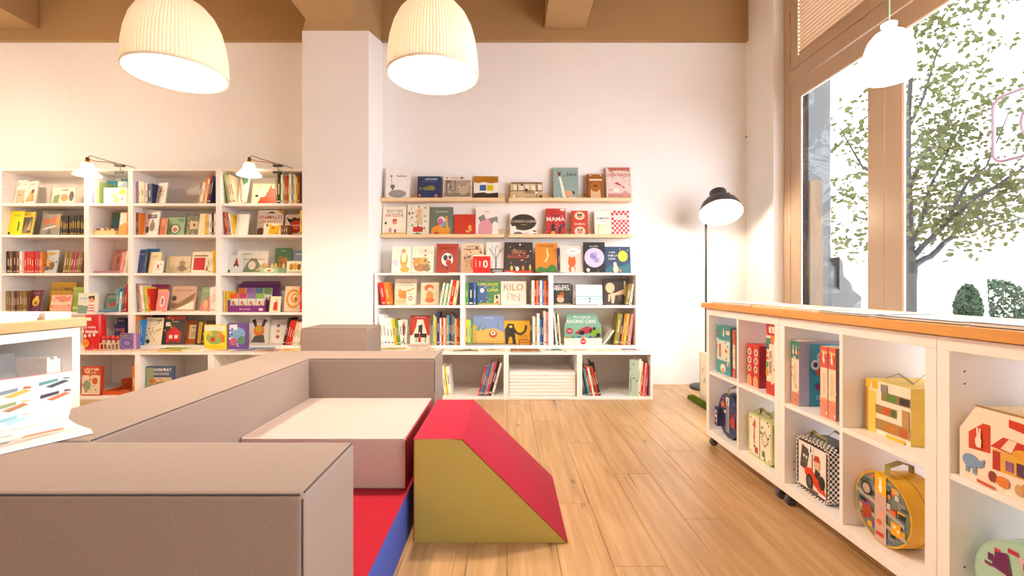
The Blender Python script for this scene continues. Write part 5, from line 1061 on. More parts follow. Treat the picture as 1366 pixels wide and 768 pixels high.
# lower shelf
def Lo(x0, x1, yt, col, art, label, **k):
    dy = k.pop('dy', .10); return face_book(x0, x1, yt, YF+dy, k.pop('z', ZH+.0004), col, art, label, **k)
spine_row(502.6, 'wh4x41 wh4x40 wh4.5x36 wh4x35 ye4x34 ol2.5x34 gn2.5x33 wh4x33', YS, ZH+.0004, 'the leaning white and yellow row below', lean=-7)
Lo(534, 542, 426, 'e6dfd4', 'n 14 .12 121 6a4a3a 8a7a6a; e .5 .6 .3 .25 7a5040', 'white book with brown speckled cover leaning past the green spine', yaw=-30, dy=.05, lean=4)
Lo(546.5, 573, 421, 'ece4da', 'p b83a24 0 1 .0 .3 .14 .3 .3 .6 .35 .85 .65 .85 .75 .6 .88 .3 1 .3 1 1; r 0 .88 1 1 b02e20; p 2a2626 .22 .22 .85 .22 .85 .36 .62 .36 .62 .68 .42 .64 .42 .36 .22 .36; r .3 .05 .34 .22 2a2626; r .76 .05 .8 .22 2a2626; p b83a24 .4 .06 .58 .06 .52 .36 .46 .36; e .49 .38 .04 .04 d8a890; t .5 .94 .05 e8c8c0 CONCIERTO', 'red-curtain book with black grand piano', dy=.11)
spine_row(578, 'lg2.8x40 ye2x38 nv4x44 wh2.4x36 rd2.6x37 wh2.4x36 or2.2x36 tl3x40 nv2.8x43 br2.4x42 bl2.6x38 ye2.2x35 rd2.6x36 br2.4x34', YS, ZH+.0004, 'the long mixed row beside the piano book')
spine_row(620.6, 'ye4x34 lg3x33 gn2x33', YS, ZH+.0004, 'the upright trio beside the desert book')
Lo(630, 672, 421, '7a90bc', 'p d8ac5a 0 .05 1 .05 1 .4 .7 .55 .3 .5 0 .7; r 0 .0 1 .1 c9a04a; p 5a8a84 .1 .5 .3 .75 .22 .45; p 5a8a84 .3 .5 .5 .68 .34 .46; e .66 .35 .13 .13 c04434; e .66 .38 .08 .08 efd8c0; e .66 .38 .03 .03 3a3a3a; r .8 .55 .82 .75 4a5a84; t .55 .9 .06 dce0ec LOS VIAJES', 'blue and sand book with red round creature in desert', dy=.09)
Lo(672.5, 707, 428, 'd8a41c', 'p 2e2a26 .05 .02 .15 .02 .2 .3 .3 .3 .34 .02 .46 .02 .42 .45 .38 .85 .15 .88 .02 .6; l 2e2a26 .09 .36 .66 .5 .45 .68 .42 .82 .56 .86 .8; e .26 .74 .06 .05 e8c850; t .72 .34 .08 8a4a2a DIENTE; t .74 .22 .07 8a4a2a ELEFANTE', 'mustard yellow book with dark elephant', dy=.09)
flat_book(622, 660, YF+.008, ZH+.0004, .012, .06, '3a3a3e', 'e .5 .5 .3 .3 6a6a70', 'dark grey book lying flat before the desert book', edge='b8b4ac')
flat_book(661, 690, YF+.008, ZH+.0004, .010, .06, '4a443e', 'e .5 .5 .3 .3 8a7a6a', 'dark brown book lying flat before the elephant book')
o = empty('book_easel', (PX(700, YF+.03), YF+.03, ZH)); tag(o, 'tiny red-brown wooden easel before the mustard elephant book', 'easel')
for (p, q, z0, z1) in ((692, 694, 0, .05), (706, 708, 0, .05), (694.2, 705.8, .022, .03), (694.2, 705.8, .042, .05)):
    at(o, MB().box(PX(p, YF+.03), PX(q, YF+.03), YF+.02, YF+.028, ZH+.0005+z0, ZH+.0005+z1, '8a4a2c'), 'bar', 'cover')
spine_row(714, 'wh3x38 ol2.6x36 wh3.2x42 bl2.6x34 nv3x36 wh3x45 pk3x44', YS, ZH+.0004, 'the upright row next to the elephant book')
spine_row(738.2, 'wh2.2x43 bk2.2x42 cr2.2x41', YS, ZH+.0004, 'the leaning row beside the racing car box', lean=-5)
# racing car display
Yc = YF+.14; X = lambda v: PX(v, Yc); Zp = lambda v: PZ(v, Yc)
o = empty('racing_display_box', (X(775), YF+.1, ZH)); tag(o, 'mint green racing cars display box with die-cut top', 'display box')
zb_ = ZH+.001
at(o, MB().prism([(X(753), zb_), (X(803), zb_), (X(802), Zp(432)), (X(799), Zp(430)), (X(796), Zp(419.5)), (X(793), Zp(418)), (X(758), Zp(418)), (X(756), Zp(420)), (X(755.5), Zp(430)), (X(753), Zp(433))], 'y', Yc, Yc+.012, '7fae9c'), 'card', 'cover')
mb = MB(); art_into(mb, 't .48 .88 .08 dfeae0 PULL BACK; t .46 .74 .11 e8efe4 RACING CARS; p a83440 .28 .34 .4 .46 .6 .58 .75 .52 .78 .36 .4 .3; e .48 .36 .07 .075 2a2a2e; e .72 .42 .055 .065 2a2a2e; p 84b43a .68 .26 .74 .44 .92 .52 .98 .38 .86 .26; e .9 .28 .055 .07 2a2a2e; e .8 .5 .04 .05 2a2a2e; e .15 .42 .09 .1 a8343a; t .15 .42 .05 f0e4e0 rex; r .02 .02 .98 .2 d8c8a8', X(803)-X(752), Zp(418)-zb_, lambda x, z, d: (X(752)+x, Yc-d, zb_+z)); at(o, mb, 'lettering', 'print')
Yt = YF+.03; x0_, x1_ = PX(753, Yt), PX(803, Yt)
at(o, MB().box(x0_, x1_, Yt, Yt+.004, zb_, zb_+.068, 'ece2cc'), 'tray_front', 'cover')
at(o, MB().box(x0_, x1_, Yt+.0045, Yc-.001, zb_, zb_+.004, 'd8d0bc'), 'tray_floor', 'cover')
for q in (x0_, x1_-.004): at(o, MB().box(q, q+.004, Yt+.0045, Yc-.001, zb_+.0045, zb_+.060, 'b8c8b8'), 'tray_side', 'cover')
mb = MB(); art_into(mb, 'e .5 .5 .08 .42 b02c34; t .5 .5 .2 f0e4e0 rex; t .2 .5 .2 a8988a RACING; t .8 .5 .2 a8988a CARS; r 0 .94 1 1 4f8a7a', x1_-x0_, .068, lambda x, z, d: (x0_+x, Yt-d, zb_+z)); at(o, mb, 'tray_print', 'print')
for k, c in enumerate(['c9a03a', '4f8a5a', '3a6aa8', 'd8b04a', '2f5aa0', '8a4a3a']):
    xx = x0_+.015+k*.054; zz = zb_+.055
    cc = at(o, MB().prism([(xx, zz), (xx+.036, zz), (xx+.036, zz+.012), (xx+.026, zz+.024), (xx+.012, zz+.024), (xx, zz+.012)], 'y', Yt+.03, Yt+.055, c), 'toy_car', 'enamel')
spine_row(850.5, 'ol6x42 bk3x42 or3.5x41 ye2.5x42 br2.5x41 pk4x41', YS+.01, ZH+.0004, 'the slanted row touching the slumped book', lean=8)
sb = MB().box(0, .012, 0, .17, 0, .165, 'efe8da').xf(Matrix.Translation((PX(804.5, YS), YS, ZH+.0085)) @ Matrix.Rotation(math.radians(36), 4, 'Y'))
sb = sb.build('book', 'cover'); tag(sb, 'white book slumped at a steep slant beside the racing car box', 'book')
# flat books along the bench front
for (x0, x1, Y, c, art, lb, dy) in (
    (506, 540, 4.20, 'c4b04a', 'e .5 .5 .3 .3 8a8a3a', 'olive yellow book lying flat below the white spines', .10),
    (543, 577, 4.06, 'd8c8b0', 'n 9 .06 131 8a6a5a c9a07a', 'beige book lying flat behind the grey foam backrest', .22),
    (545, 575, 4.30, 'c98a5a', '', 'orange-brown book lying flat under the piano book', .012),
    (580, 603, 4.065, 'ece6dc', 'p 5a544c .2 .1 .5 .1 .4 .8; l 8a8478 .02 .1 .9 .9 .8', 'white book with grey sketch lying flat beside foam', .15),
    (605, 637, 4.06, 'dcd2c4', 'r 0 0 1 .3 3a342e; p 6a6054 .2 .3 .8 .35 .6 .9; n 9 .05 132 4a443c b8a890', 'white and black drawing book lying flat on the bench', .16),
    (639, 673, 4.06, 'e6dccc', 'e .5 .5 .35 .25 c9a898; e .5 .5 .15 .12 8a5a50; n 7 .05 133 b88a7a', 'pale book with rosy oval lying flat on the bench', .17),
    (681, 720, 4.06, '8a6248', 'n 22 .05 134 4a3a2e c9a078 b87a4a; r 0 0 1 .06 c99a70', 'brown patterned book lying flat below elephant book', .17),
    (722, 754, 4.06, 'd4d6d2', 'p 4a5048 .4 .2 .95 .3 .8 .9 .5 .8; p 8a9088 .1 .3 .4 .3 .3 .8', 'grey-white book with dark shape lying flat on the bench', .17),
    (756, 795, 4.06, 'efe8da', 'e .5 .5 .25 .25 d0a8a0; n 10 .04 135 b86a6a c9b08a', 'cream book with red specks lying flat below racing box', .17),
    (797, 831, 4.06, 'ece6d4', 'n 12 .04 136 a8b07a c9b86a 8a9a7a; r .1 .1 .9 .2 d8d0b8', 'cream book with green specks lying flat on the bench', .17),
    (833, 867, 4.06, 'e9e0e4', 'r .02 .5 .6 .9 4a4a60; r 0 0 1 .1 d06a86; n 8 .05 137 c96a8a 5a5a70', 'pink-edged book lying flat at the lamp end of the bench', .17)):
    on_flat(x0, x1, Y, c, art, lb, dy, t=.009, z=(ZH+.0004 if Y > 4.25 else None))
# inside the bench bays
spine_row(588.2, 'wh3x40 ye3x38 wh4x39', 4.08, zi, 'the bench bay beside the foam', lean=-6, depth=.2)
spine_row(670, 'rd2.6x41 bl3.2x43 br2.4x44 gy2.6x46 mg3x47 bk4x47 wh2.6x45', 4.08, zi, 'the leaning bench row past the foam', lean=15, depth=.2)
spine_row(778, 'tl3x36 rd2.6x40 wh2.2x38 br2.6x38 rd2.4x39 bk3x46', 4.08, zi, 'the leaning row beyond the ribbed drawer box', lean=-12, depth=.2)
face_book(839, 849, 479, 4.10, zi, 'b4ccbc', 'n 6 .08 141 5a7a6a; r .1 .1 .3 .5 8aa89a', 'mint green book in the bench bay by the lamp', yaw=-32, lean=3)
spine_row(866, 'wh3x49 cr2.6x46 rd3x43 pk2.4x44 mg2.6x40', 4.08, zi, 'the bench row at the lamp end', lean=5, depth=.2, ref='the drawer box')
# ================================================================== BOXES AND CASES IN THE CUBE CABINETS
ZU_ = mid+.009+.0006; ZD_ = ZK0+.039+.0006
RAB = 'p {c} .40 .05 .62 .05 .66 .4 .6 .55 .62 .95 .54 .95 .5 .6 .46 .95 .38 .95 .4 .55 .3 .4 .32 .2'
def rabbit(c, u0, v0, u1, v1):
    q = RAB.format(c=c).split(); o = [q[0], q[1]]
    v = [float(x) for x in q[2:]]
    for i in range(0, len(v), 2): o += [f'{u0+(u1-u0)*v[i]:.3f}', f'{v0+(v1-v0)*v[i+1]:.3f}']
    return ' '.join(o)
def cabinet_box(y0, y1, x0, x1, z, h, label, front, side, fart='', sart='', top=None, name='game_box', cat='box'):
    """y0 far, y1 near; front faces the room (-x), side faces the camera (-y)"""
    o = empty(name, ((x0+x1)/2, (y0+y1)/2, z)); tag(o, label, cat)
    at(o, MB().box(x0, x1, y1, y0, z, z+h, side, {2: front, 5: top or front, 0: side}), 'body', 'cover', .0012)
    if fart:
        mb = MB(); art_into(mb, fart, y0-y1, h, lambda u, v, d: (x0-d, y0-u, z+v)); at(o, mb, 'front_print', 'print')
    if sart:
        mb = MB(); art_into(mb, sart, x1-x0, h, lambda u, v, d: (x0+u, y1-d, z+v)); at(o, mb, 'side_print', 'print')
    return o
# first cabinet, upper cells
cabinet_box(2.88, 2.70, 1.30, 1.355, ZU_, .285, 'teal toy box with white picture panel in the farthest upper cube', '4f9a9c', '6a7478',
            'r 0 .74 1 1 3f8a8c; r .06 .28 .94 .70 c9dcd4; r .2 .34 .34 .62 c25a44; r .5 .36 .86 .6 e0d4b8; n 18 .05 201 d88a4a 5a8a8a c04a3a efe4d0; e .5 .12 .18 .09 dce4dc; e .5 .08 .08 .05 d8804a;'+rabbit('f4f0ea', .42, .78, .66, .96)+'; r .7 .84 .96 .92 e8c8a0')
cabinet_box(2.685, 2.655, 1.305, 1.56, ZU_, .27, 'thin red and cream box beside the teal toy box', 'e4cdb8', '8a7c78', 'r 0 .7 1 1 c24a38; r 0 0 1 .2 c9604a; n 10 .25 202 d88a5a c23a30')
for k, (ya, yb) in enumerate(((2.517, 2.458), (2.455, 2.396))):
    cabinet_box(ya, yb, 1.30, 1.55, ZU_, .218, ['red story box with ring windows, farther of the two', 'red story box with ring windows, nearer of the two'][k], 'c43a30', 'a02a38',
                'e .5 .82 .3 .085 efd8c8; e .5 .82 .2 .055 8a7a70; e .5 .62 .3 .085 efd8c8; e .5 .62 .2 .055 8a7a70; e .5 .42 .3 .085 efd8c8; e .5 .42 .2 .055 8a7a70; p e09a70 .1 0 .9 0 .9 .2 .5 .28 .1 .2',
                'r .22 0 .75 .32 efe6e6; r .28 .05 .45 .18 b03a50; r .5 .05 .68 .18 b03a50; t .40 .62 .22 efe0e4 Story; e .3 .82 .1 .1 d86a80;'+rabbit('f4e8ea', .42, .66, .75, .95))
cabinet_box(2.30, 2.222, 1.285, 1.54, ZU_, .342, 'tall cream and red balance game box in the second upper cube', 'ecd8bc', 'd8c4b0',
            'r 0 .84 1 1 c23228; r .3 .88 .9 .97 efe0d0;'+rabbit('c23228', .4, .885, .8, .965)+'; r 0 0 1 .18 c23a2c; r 0 .72 .5 .8 4f8a6a; r .5 .76 1 .84 d88a3a; r 0 .64 .3 .72 3a6a8a; r 0 .26 .25 .36 d8a03a; r 0 .38 .25 .46 6a9a5a; r .34 .28 .62 .64 f0e4cc; r .42 .3 .54 .62 5a4038; n 10 .1 203 efe0c8 d8603a')
# second cabinet, upper cells
cabinet_box(2.098, 2.045, 1.285, 1.61, ZU_, .285, 'large magnetic game box with teal clown cover', 'ecdcc4', 'b4b0c4',
            'r 0 .72 1 1 3f7f6c; r 0 0 1 .2 c98a70; n 12 .14 204 d86a4a e8b890; r .4 .26 .6 .66 d8c8b0;'+rabbit('efe4d0', .1, .78, .5, .94)+';'+rabbit('efe4d0', .5, .78, .9, .94),
            'r .14 0 1 .96 3a96ae; r .14 .6 1 .96 54b0c4; e .5 .42 .2 .26 efb8a4; e .5 .62 .14 .05 4f8a3c; p 4f8a3c .4 .62 .6 .62 .56 .76 .44 .76; e .3 .56 .08 .1 c9584c; e .68 .56 .08 .1 c9584c; e .43 .46 .05 .05 f6f0ec; e .56 .46 .05 .05 f6f0ec; e .43 .46 .02 .025 2a2a3a; e .56 .46 .02 .025 2a2a3a; e .5 .38 .05 .06 d8342c; e .5 .27 .1 .05 f4e4e0; e .5 .27 .07 .025 b83040; e .22 .64 .06 .08 efeae8; e .22 .64 .03 .04 2a3a6a; e .3 .76 .06 .08 efeae8; e .3 .76 .03 .04 2a3a6a; e .27 .3 .05 .05 8a3a6a; t .26 .14 .06 e8f4f4 12; t .3 .05 .05 e8f4f4 67')
for k, (ya, yb) in enumerate(((1.905, 1.862), (1.858, 1.815))):
    cabinet_box(ya, yb, 1.285, 1.56, ZU_, .285, ['slim red and cream game box, farther of the pair beside the clown box', 'slim red and cream game box, nearer of the pair beside the clown box'][k], 'ead4b8', '8a7470',
                'r 0 .7 1 1 cc5a4c; r 0 0 1 .26 d88a74; n 14 .18 205 c23a30 efd0b0 e0a04a; r .38 .32 .62 .62 dcc0a0;'+rabbit('f2e4d4', .15, .76, .85, .94))
b = cabinet_box(1.722, 1.53, 1.33, 1.53, ZU_, .19, 'yellow building-shaped toy box with ribbon in the cube beside the clown', 'efe4cc', 'e0bc4a',
            'r 0 0 .07 1 b8843c; r 0 .84 .3 1 e8b82c; r .07 0 .25 .8 e8c85a; r .38 .66 1 .82 8a7a50; r .5 .68 .7 .8 5a8a3c; r .78 .68 .98 .8 3a3634; r .25 .4 .72 .56 9a7a44; r .42 .42 .58 .54 c8582c; r .6 .42 .7 .54 4a6a34; r .25 .1 1 .3 a88448; r .5 .12 .7 .26 c07a34; r .78 .12 .95 .26 b85a2c; r .84 .3 .98 .6 b89058; r .38 .82 .52 .96 8a8484; r .5 .0 .9 .06 e8b82c;'+rabbit('f6f0e0', .1, .84, .24, .98),
            'r .5 .5 .9 .72 5a5a64; r .55 .36 .75 .48 3a7a9a', top='e8cc6a')
zt3 = ZU_+.1905
def bow(o, x, y, z, s=1.0):
    for (dx, dy, dz) in ((-.05, .05, .012), (.05, -.05, .030)):
        P = [(x, y, z), (x+dx*.5*s, y+dy*.6*s, z+(dz+.018)*s), (x+dx*s, y+dy*s, z+dz*s)]
        n = len(P); v = []
        for p in P: v += [(p[0]-.010*s, p[1]-.010*s, p[2]), (p[0]+.010*s, p[1]+.010*s, p[2]), (p[0]-.010*s, p[1]-.010*s, p[2]+.0015), (p[0]+.010*s, p[1]+.010*s, p[2]+.0015)]
        f = []
        for i in range(n-1): a_ = i*4; f += [(a_, a_+1, a_+5, a_+4), (a_+2, a_+6, a_+7, a_+3), (a_, a_+4, a_+6, a_+2), (a_+1, a_+3, a_+7, a_+5)]
        at(o, MB().add(v, f), 'ribbon', 'olive_ribbon')
bow(b, 1.40, 1.60, zt3+.001, 1.0)
# third cabinet, upper cell: circus box with a gabled outline
ya, yb = 1.305, .985; xa_, xb_ = 1.272, 1.50; hb = .205
o = empty('game_box', ((xa_+xb_)/2, 1.15, ZU_)); tag(o, 'cream gabled circus game box in the nearest upper cube', 'box')
prof = [(ya, ZU_), (ya, ZU_+.135), (ya-.045, ZU_+hb), (yb+.045, ZU_+hb), (yb, ZU_+.135), (yb, ZU_)]
at(o, MB().prism(prof, 'x', xa_, xb_, 'd9c49a', end='efe0cc'), 'body', 'cover', .001)
mb = MB(); art_into(mb, 'p c8472c .08 .42 .26 .44 .26 .80 .20 .80 .08 .64; p c83c24 .40 .84 .96 .70 .96 .82 .60 .92 .40 .94; e .62 .9 .09 .08 d8603c; t .66 .80 .07 f6e8dc CIRCUS; p c23a30 .26 .54 .36 .70 .72 .66 .84 .46; p ecd8c0 .34 .55 .40 .69 .46 .685 .42 .53; p ecd8c0 .50 .52 .52 .68 .58 .675 .60 .50; p ecd8c0 .68 .49 .66 .66 .70 .66 .78 .47; r .28 .26 .84 .52 d8a84a; r .28 .26 .34 .5 b83a34; r .78 .24 .84 .46 b83a34; r .46 .28 .66 .44 5a3a54; e .56 .36 .05 .06 e8c8b0; r .38 .3 .44 .42 8a5a7a; r .7 .28 .75 .4 8a5a7a; e .56 .54 .13 .08 d8a03a; e .10 .26 .07 .09 7a9ac0; p 7a9ac0 .15 .26 .22 .34 .21 .24 .17 .2; r .06 .1 .09 .2 7a9ac0; r .12 .1 .15 .2 7a9ac0; e .28 .16 .03 .07 8a3a34; e .36 .14 .05 .07 d8803a; e .48 .12 .03 .07 c9a07a; e .57 .16 .075 .08 c8923a; e .57 .16 .055 .06 f0e0cc; e .72 .12 .03 .1 d0605a; e .84 .1 .07 .08 d04a54; e .84 .1 .045 .05 efd8d0; p b8442c .58 .0 .78 .0 .8 .05 .6 .06; p c85a34 .16 .02 .30 -.0 .30 .04 .16 .06;'+rabbit('f4e4d8', .10, .46, .25, .74), ya-yb, hb, lambda u, v, d: (xa_-d, ya-u, ZU_+v)); at(o, mb, 'front_print', 'print')
mb = MB().tube([(xa_+.0, ya-.046-k*.02, ZU_+hb+.0026) for k in range(12)], .0025, 6); at(o, mb, 'gold_trim', 'brass')
# lower cells: cardboard travel cases
def round_case(yc, zc, r, x0, x1, label, body, band, fart, tags=()):
    o = empty('toy_case', ((x0+x1)/2, yc, zc-r)); tag(o, label, 'toy case')
    n = 48; zb = zc-r
    def ring(rr): return [(yc+rr*math.cos(2*PI*k/n), max(zb, zc+rr*math.sin(2*PI*k/n))) for k in range(n)]
    at(o, MB().prism(ring(r), 'x', x0, x1, body, end=body, smooth=True), 'body', 'enamel', .004)
    xm_ = x0+(x1-x0)*.45
    at(o, MB().prism(ring(r+.0015), 'x', xm_, xm_+.004, band, smooth=True), 'seam_band', 'enamel')
    W2 = 2*r; mb = MB(); art_into(mb, fart, W2, W2, lambda u, v, d: (x0-d, yc+r-u*1.0, zb+v)); at(o, mb, 'front_print', 'print')
    # handle
    P = [(xm_-.05, yc-.02, zc+r-.004), (xm_-.048, yc-.018, zc+r+.028), (xm_, yc-.012, zc+r+.040), (xm_+.045, yc-.005, zc+r+.026), (xm_+.05, yc, zc+r-.004)]
    v = []; f = []
    for p in P: v += [(p[0], p[1]-.012, p[2]), (p[0], p[1]+.012, p[2]), (p[0], p[1]-.012, p[2]+.004), (p[0], p[1]+.012, p[2]+.004)]
    for i in range(len(P)-1): a_ = i*4; f += [(a_, a_+1, a_+5, a_+4), (a_+2, a_+6, a_+7, a_+3), (a_, a_+4, a_+6, a_+2), (a_+1, a_+3, a_+7, a_+5)]
    at(o, MB().add(v, f), 'handle', 'olive_ribbon')
    return o
def disc_art(seed, cols, n=40, s=.05):
    rr = random.Random(seed); out = []
    while len(out) < n:
        u, v = rr.random(), rr.random()
        if (u-.5)**2+(v-.5)**2 < .18:
            w_, h_ = rr.uniform(.4, 1.5)*s, rr.uniform(.3, 1)*s
            out.append(f'r {u-w_:.3f} {v-h_:.3f} {u+w_:.3f} {v+h_:.3f} {rr.choice(cols)}')
    return ';'.join(out)
o = round_case(2.735, ZD_+.130, .130, 1.305, 1.40, 'navy round travel case with hanging tags in the farthest lower cube', '26345c', '1a2444',
    'e .5 .5 .47 .47 2c3a66;'+disc_art(1, ['b83a34', 'd8803a', 'e8dcc8', '4a5a8a', '8a3a3a', '3a4a78'], 26, .05)+';r .40 .12 .58 .92 8a8a98; r .42 .74 .56 .9 dcd8d4;'+rabbit('26345c', .42, .75, .56, .89)+';e .72 .4 .1 .13 b8342e; n 0 .1 1 fff')
at(o, MB().box(1.268, 1.290, 2.795, 2.835, ZD_+.05, ZD_+.16, '2a3a68').xf(Matrix.Translation((0, 0, 0))), 'hang_tag', 'cover')
mb = MB(); art_into(mb, 'r .15 .68 .42 .84 e8dce0; r .55 .68 .82 .84 d8a0a0; r .15 .44 .42 .6 e8dce0; r .55 .44 .82 .6 e8dce0; r .15 .2 .42 .36 c9604a; r .55 .2 .82 .36 e8dce0', .04, .11, lambda u, v, d: (1.268-d, 2.835-u, ZD_+.05+v)); at(o, mb, 'tag_print', 'print')
star = [(2.78+.024*(1 if k % 2 == 0 else .45)*math.sin(2*PI*k/10), ZD_+.185+.024*(1 if k % 2 == 0 else .45)*math.cos(2*PI*k/10)) for k in range(10)]
at(o, MB().prism(star, 'x', 1.29, 1.297, 'd8743a'), 'star_tag', 'cover')
def soft_case(y0, y1, x0, x1, h, label, body, edge, fart, r=.035, check=False):
    o = empty('toy_case', ((x0+x1)/2, (y0+y1)/2, ZD_)); tag(o, label, 'toy case')
    pts = []
    for (cy, cz, a0) in ((y0-r, ZD_+h-r, 0), (y1+r, ZD_+h-r, 90), (y1+r, ZD_+r, 180), (y0-r, ZD_+r, 270)):
        for k in range(7): a = math.radians(a0+15*k); pts.append((cy+r*math.cos(a), cz+r*math.sin(a)))
    at(o, MB().prism(pts, 'x', x0, x1, body, end=edge, smooth=True), 'body', 'enamel', .003)
    mb = MB(); art_into(mb, fart, y0-y1, h, lambda u, v, d: (x0-d, y0-u, ZD_+v)); at(o, mb, 'front_print', 'print')
    if check:
        m1 = MB(); L = 0; segs = []
        for (a, b_) in zip(pts, pts[1:]+pts[:1]): segs.append((a, b_))
        # two rings of chequers round the rim
        dense = []
        for a, b_ in segs:
            d = math.dist(a, b_); k = max(1, round(d/.011))
            for i in range(k): dense.append((a[0]+(b_[0]-a[0])*i/k, a[1]+(b_[1]-a[1])*i/k))
        cy, cz = (y0+y1)/2, ZD_+h/2; N = len(dense)
        for ring in range(4):
            xa2, xb2 = x0+.0005+ring*.010, x0+.0105+ring*.010
            for i in range(N):
                if (i+ring) % 2: continue
                p, q = dense[i], dense[(i+1) % N]; g = 1.004
                P = [(xa2, cy+(p[0]-cy)*g, cz+(p[1]-cz)*g), (xa2, cy+(q[0]-cy)*g, cz+(q[1]-cz)*g), (xb2, cy+(q[0]-cy)*g, cz+(q[1]-cz)*g), (xb2, cy+(p[0]-cy)*g, cz+(p[1]-cz)*g)]
                m1.add(P, [(0, 1, 2, 3)], 'f2ece4')
        for ring in range(2):
            for i in range(N):
                if (i+ring) % 2 == 0: continue
                p, q = dense[i], dense[(i+1) % N]; g0, g1 = 1-.045*ring, 1-.045*(ring+1); d = .0007
                m1.add([(x0-d, cy+(p[0]-cy)*g0, cz+(p[1]-cz)*g0), (x0-d, cy+(q[0]-cy)*g0, cz+(q[1]-cz)*g0), (x0-d, cy+(q[0]-cy)*g1, cz+(q[1]-cz)*g1), (x0-d, cy+(p[0]-cy)*g1, cz+(p[1]-cz)*g1)], [(0, 1, 2, 3)], 'f2ece4')
        tag(at(o, m1, 'chequer_band', 'print'), kind='stuff')
    bow(o, (x0+x1)/2-.01, (y0+y1)/2, ZD_+h+.003, 1.0)
    at(o, MB().tube([(x0+.03, (y0+y1)/2+.05, ZD_+h), (x0+.03, (y0+y1)/2+.045, ZD_+h+.022), (x0+.03, (y0+y1)/2-.045, ZD_+h+.022), (x0+.03, (y0+y1)/2-.05, ZD_+h)], .005, 8), 'handle', 'olive_ribbon')
    return o
soft_case(2.50, 2.275, 1.30, 1.42, .225, 'pale green travel case with cream illustrated front in the lower cube', 'b4bc7c', 'c4c88c',
    'r .06 .06 .94 .94 efe6d0; r .48 .02 .52 .98 8a8a5a; p c8603c .18 .7 .3 .9 .34 .68; r .24 .3 .3 .7 c9805a; p e8d8c0 .58 .55 .72 .72 .86 .5 .7 .36; l 6a6a5a .02 .58 .55 .72 .72 .86 .5 .7 .36 .58 .55; r .3 .1 .42 .24 b83a34; r .6 .12 .72 .26 7a9a3a; e .12 .88 .03 .03 d88a5a; e .88 .88 .03 .03 d88a5a; e .12 .1 .03 .03 d88a5a; e .88 .1 .03 .03 d88a5a; n 12 .03 211 c9604a 8a8a6a 5a6a4a')
soft_case(2.088, 1.872, 1.30, 1.42, .235, 'black and white chequered travel case with red racing car', '241f1e', '2a2422',
    'r .09 .09 .91 .91 ece2da; r .5 .03 .53 .97 3a3434; p 4a4444 .14 .44 .34 .4 .44 .8 .2 .86; r .22 .52 .38 .7 5a5456; r .24 .64 .29 .69 e8e0e0; r .32 .63 .37 .68 e8e0e0; p d23a22 .28 .46 .48 .5 .86 .26 .92 .14 .72 .16 .3 .34; e .44 .24 .11 .14 2a2628; e .44 .24 .06 .08 5a5458; e .8 .34 .09 .12 2a2628; e .66 .62 .09 .1 e0b090; p b83428 .56 .66 .76 .68 .7 .78 .6 .76; p 3a3434 .62 .54 .76 .5 .7 .36 .6 .4; r .42 .76 .56 .92 f4eeea; r .44 .08 .7 .14 6a5a54;'+rabbit('2a2424', .43, .77, .55, .91), check=True)
round_case(1.612, ZD_+.124, .122, 1.30, 1.42, 'yellow round travel case with city traffic picture in the lower cube', 'e0a818', 'b88410',
    'e .5 .5 .48 .48 6a7a70;'+disc_art(3, ['b8342c', 'e0a020', '4a6a9a', '3a4a44', 'c9c4b8', '8a4a8a', '2a3030', 'd8703a', '7a9a6a', '8a8a88'], 90, .045)+';p a8a8a4 .06 .58 .9 .40 .9 .46 .06 .64; p a8a8a4 .1 .36 .94 .22 .94 .27 .1 .42; e .24 .68 .1 .1 3a3432; e .24 .68 .07 .07 b8a48a; r .16 .3 .34 .44 a8482c; r .40 .02 .60 .98 c9a898; r .40 .70 .60 .98 e8b01c;'+disc_art(4, ['e8d0c0', 'd88a7a', 'c9b8b8', 'b84a3a'], 0)+rabbit('f6f0e4', .41, .72, .59, .95)+'; r .68 .24 .84 .42 e8a81c; r .72 .34 .76 .38 f4e8d0; r .78 .3 .82 .34 f4e8d0; e .48 .3 .05 .04 d86a4a; e .52 .42 .05 .05 e0a080; r .42 .1 .56 .16 c23a34')
o = round_case(1.165, ZD_+.123, .121, 1.295, 1.41, 'mint green round travel case with purple flowers in the nearest lower cube', '9fc4b0', '7aa890',
    'e .5 .5 .48 .48 a8ccb8;'+disc_art(6, ['7a2a5a', '9a3a6a', 'c23a34', 'b8324a', '5a2a54', 'd8b8c0'], 46, .05)+';p c23a30 .2 .2 .42 .12 .5 .4 .36 .56 .24 .44; p 6a2a58 .2 .62 .4 .6 .36 .84 .24 .8; r .56 .06 .84 .96 a0a8a0;'+rabbit('ece8e0', .58, .42, .83, .86)+';t .7 .3 .07 e4e0d8 janod')
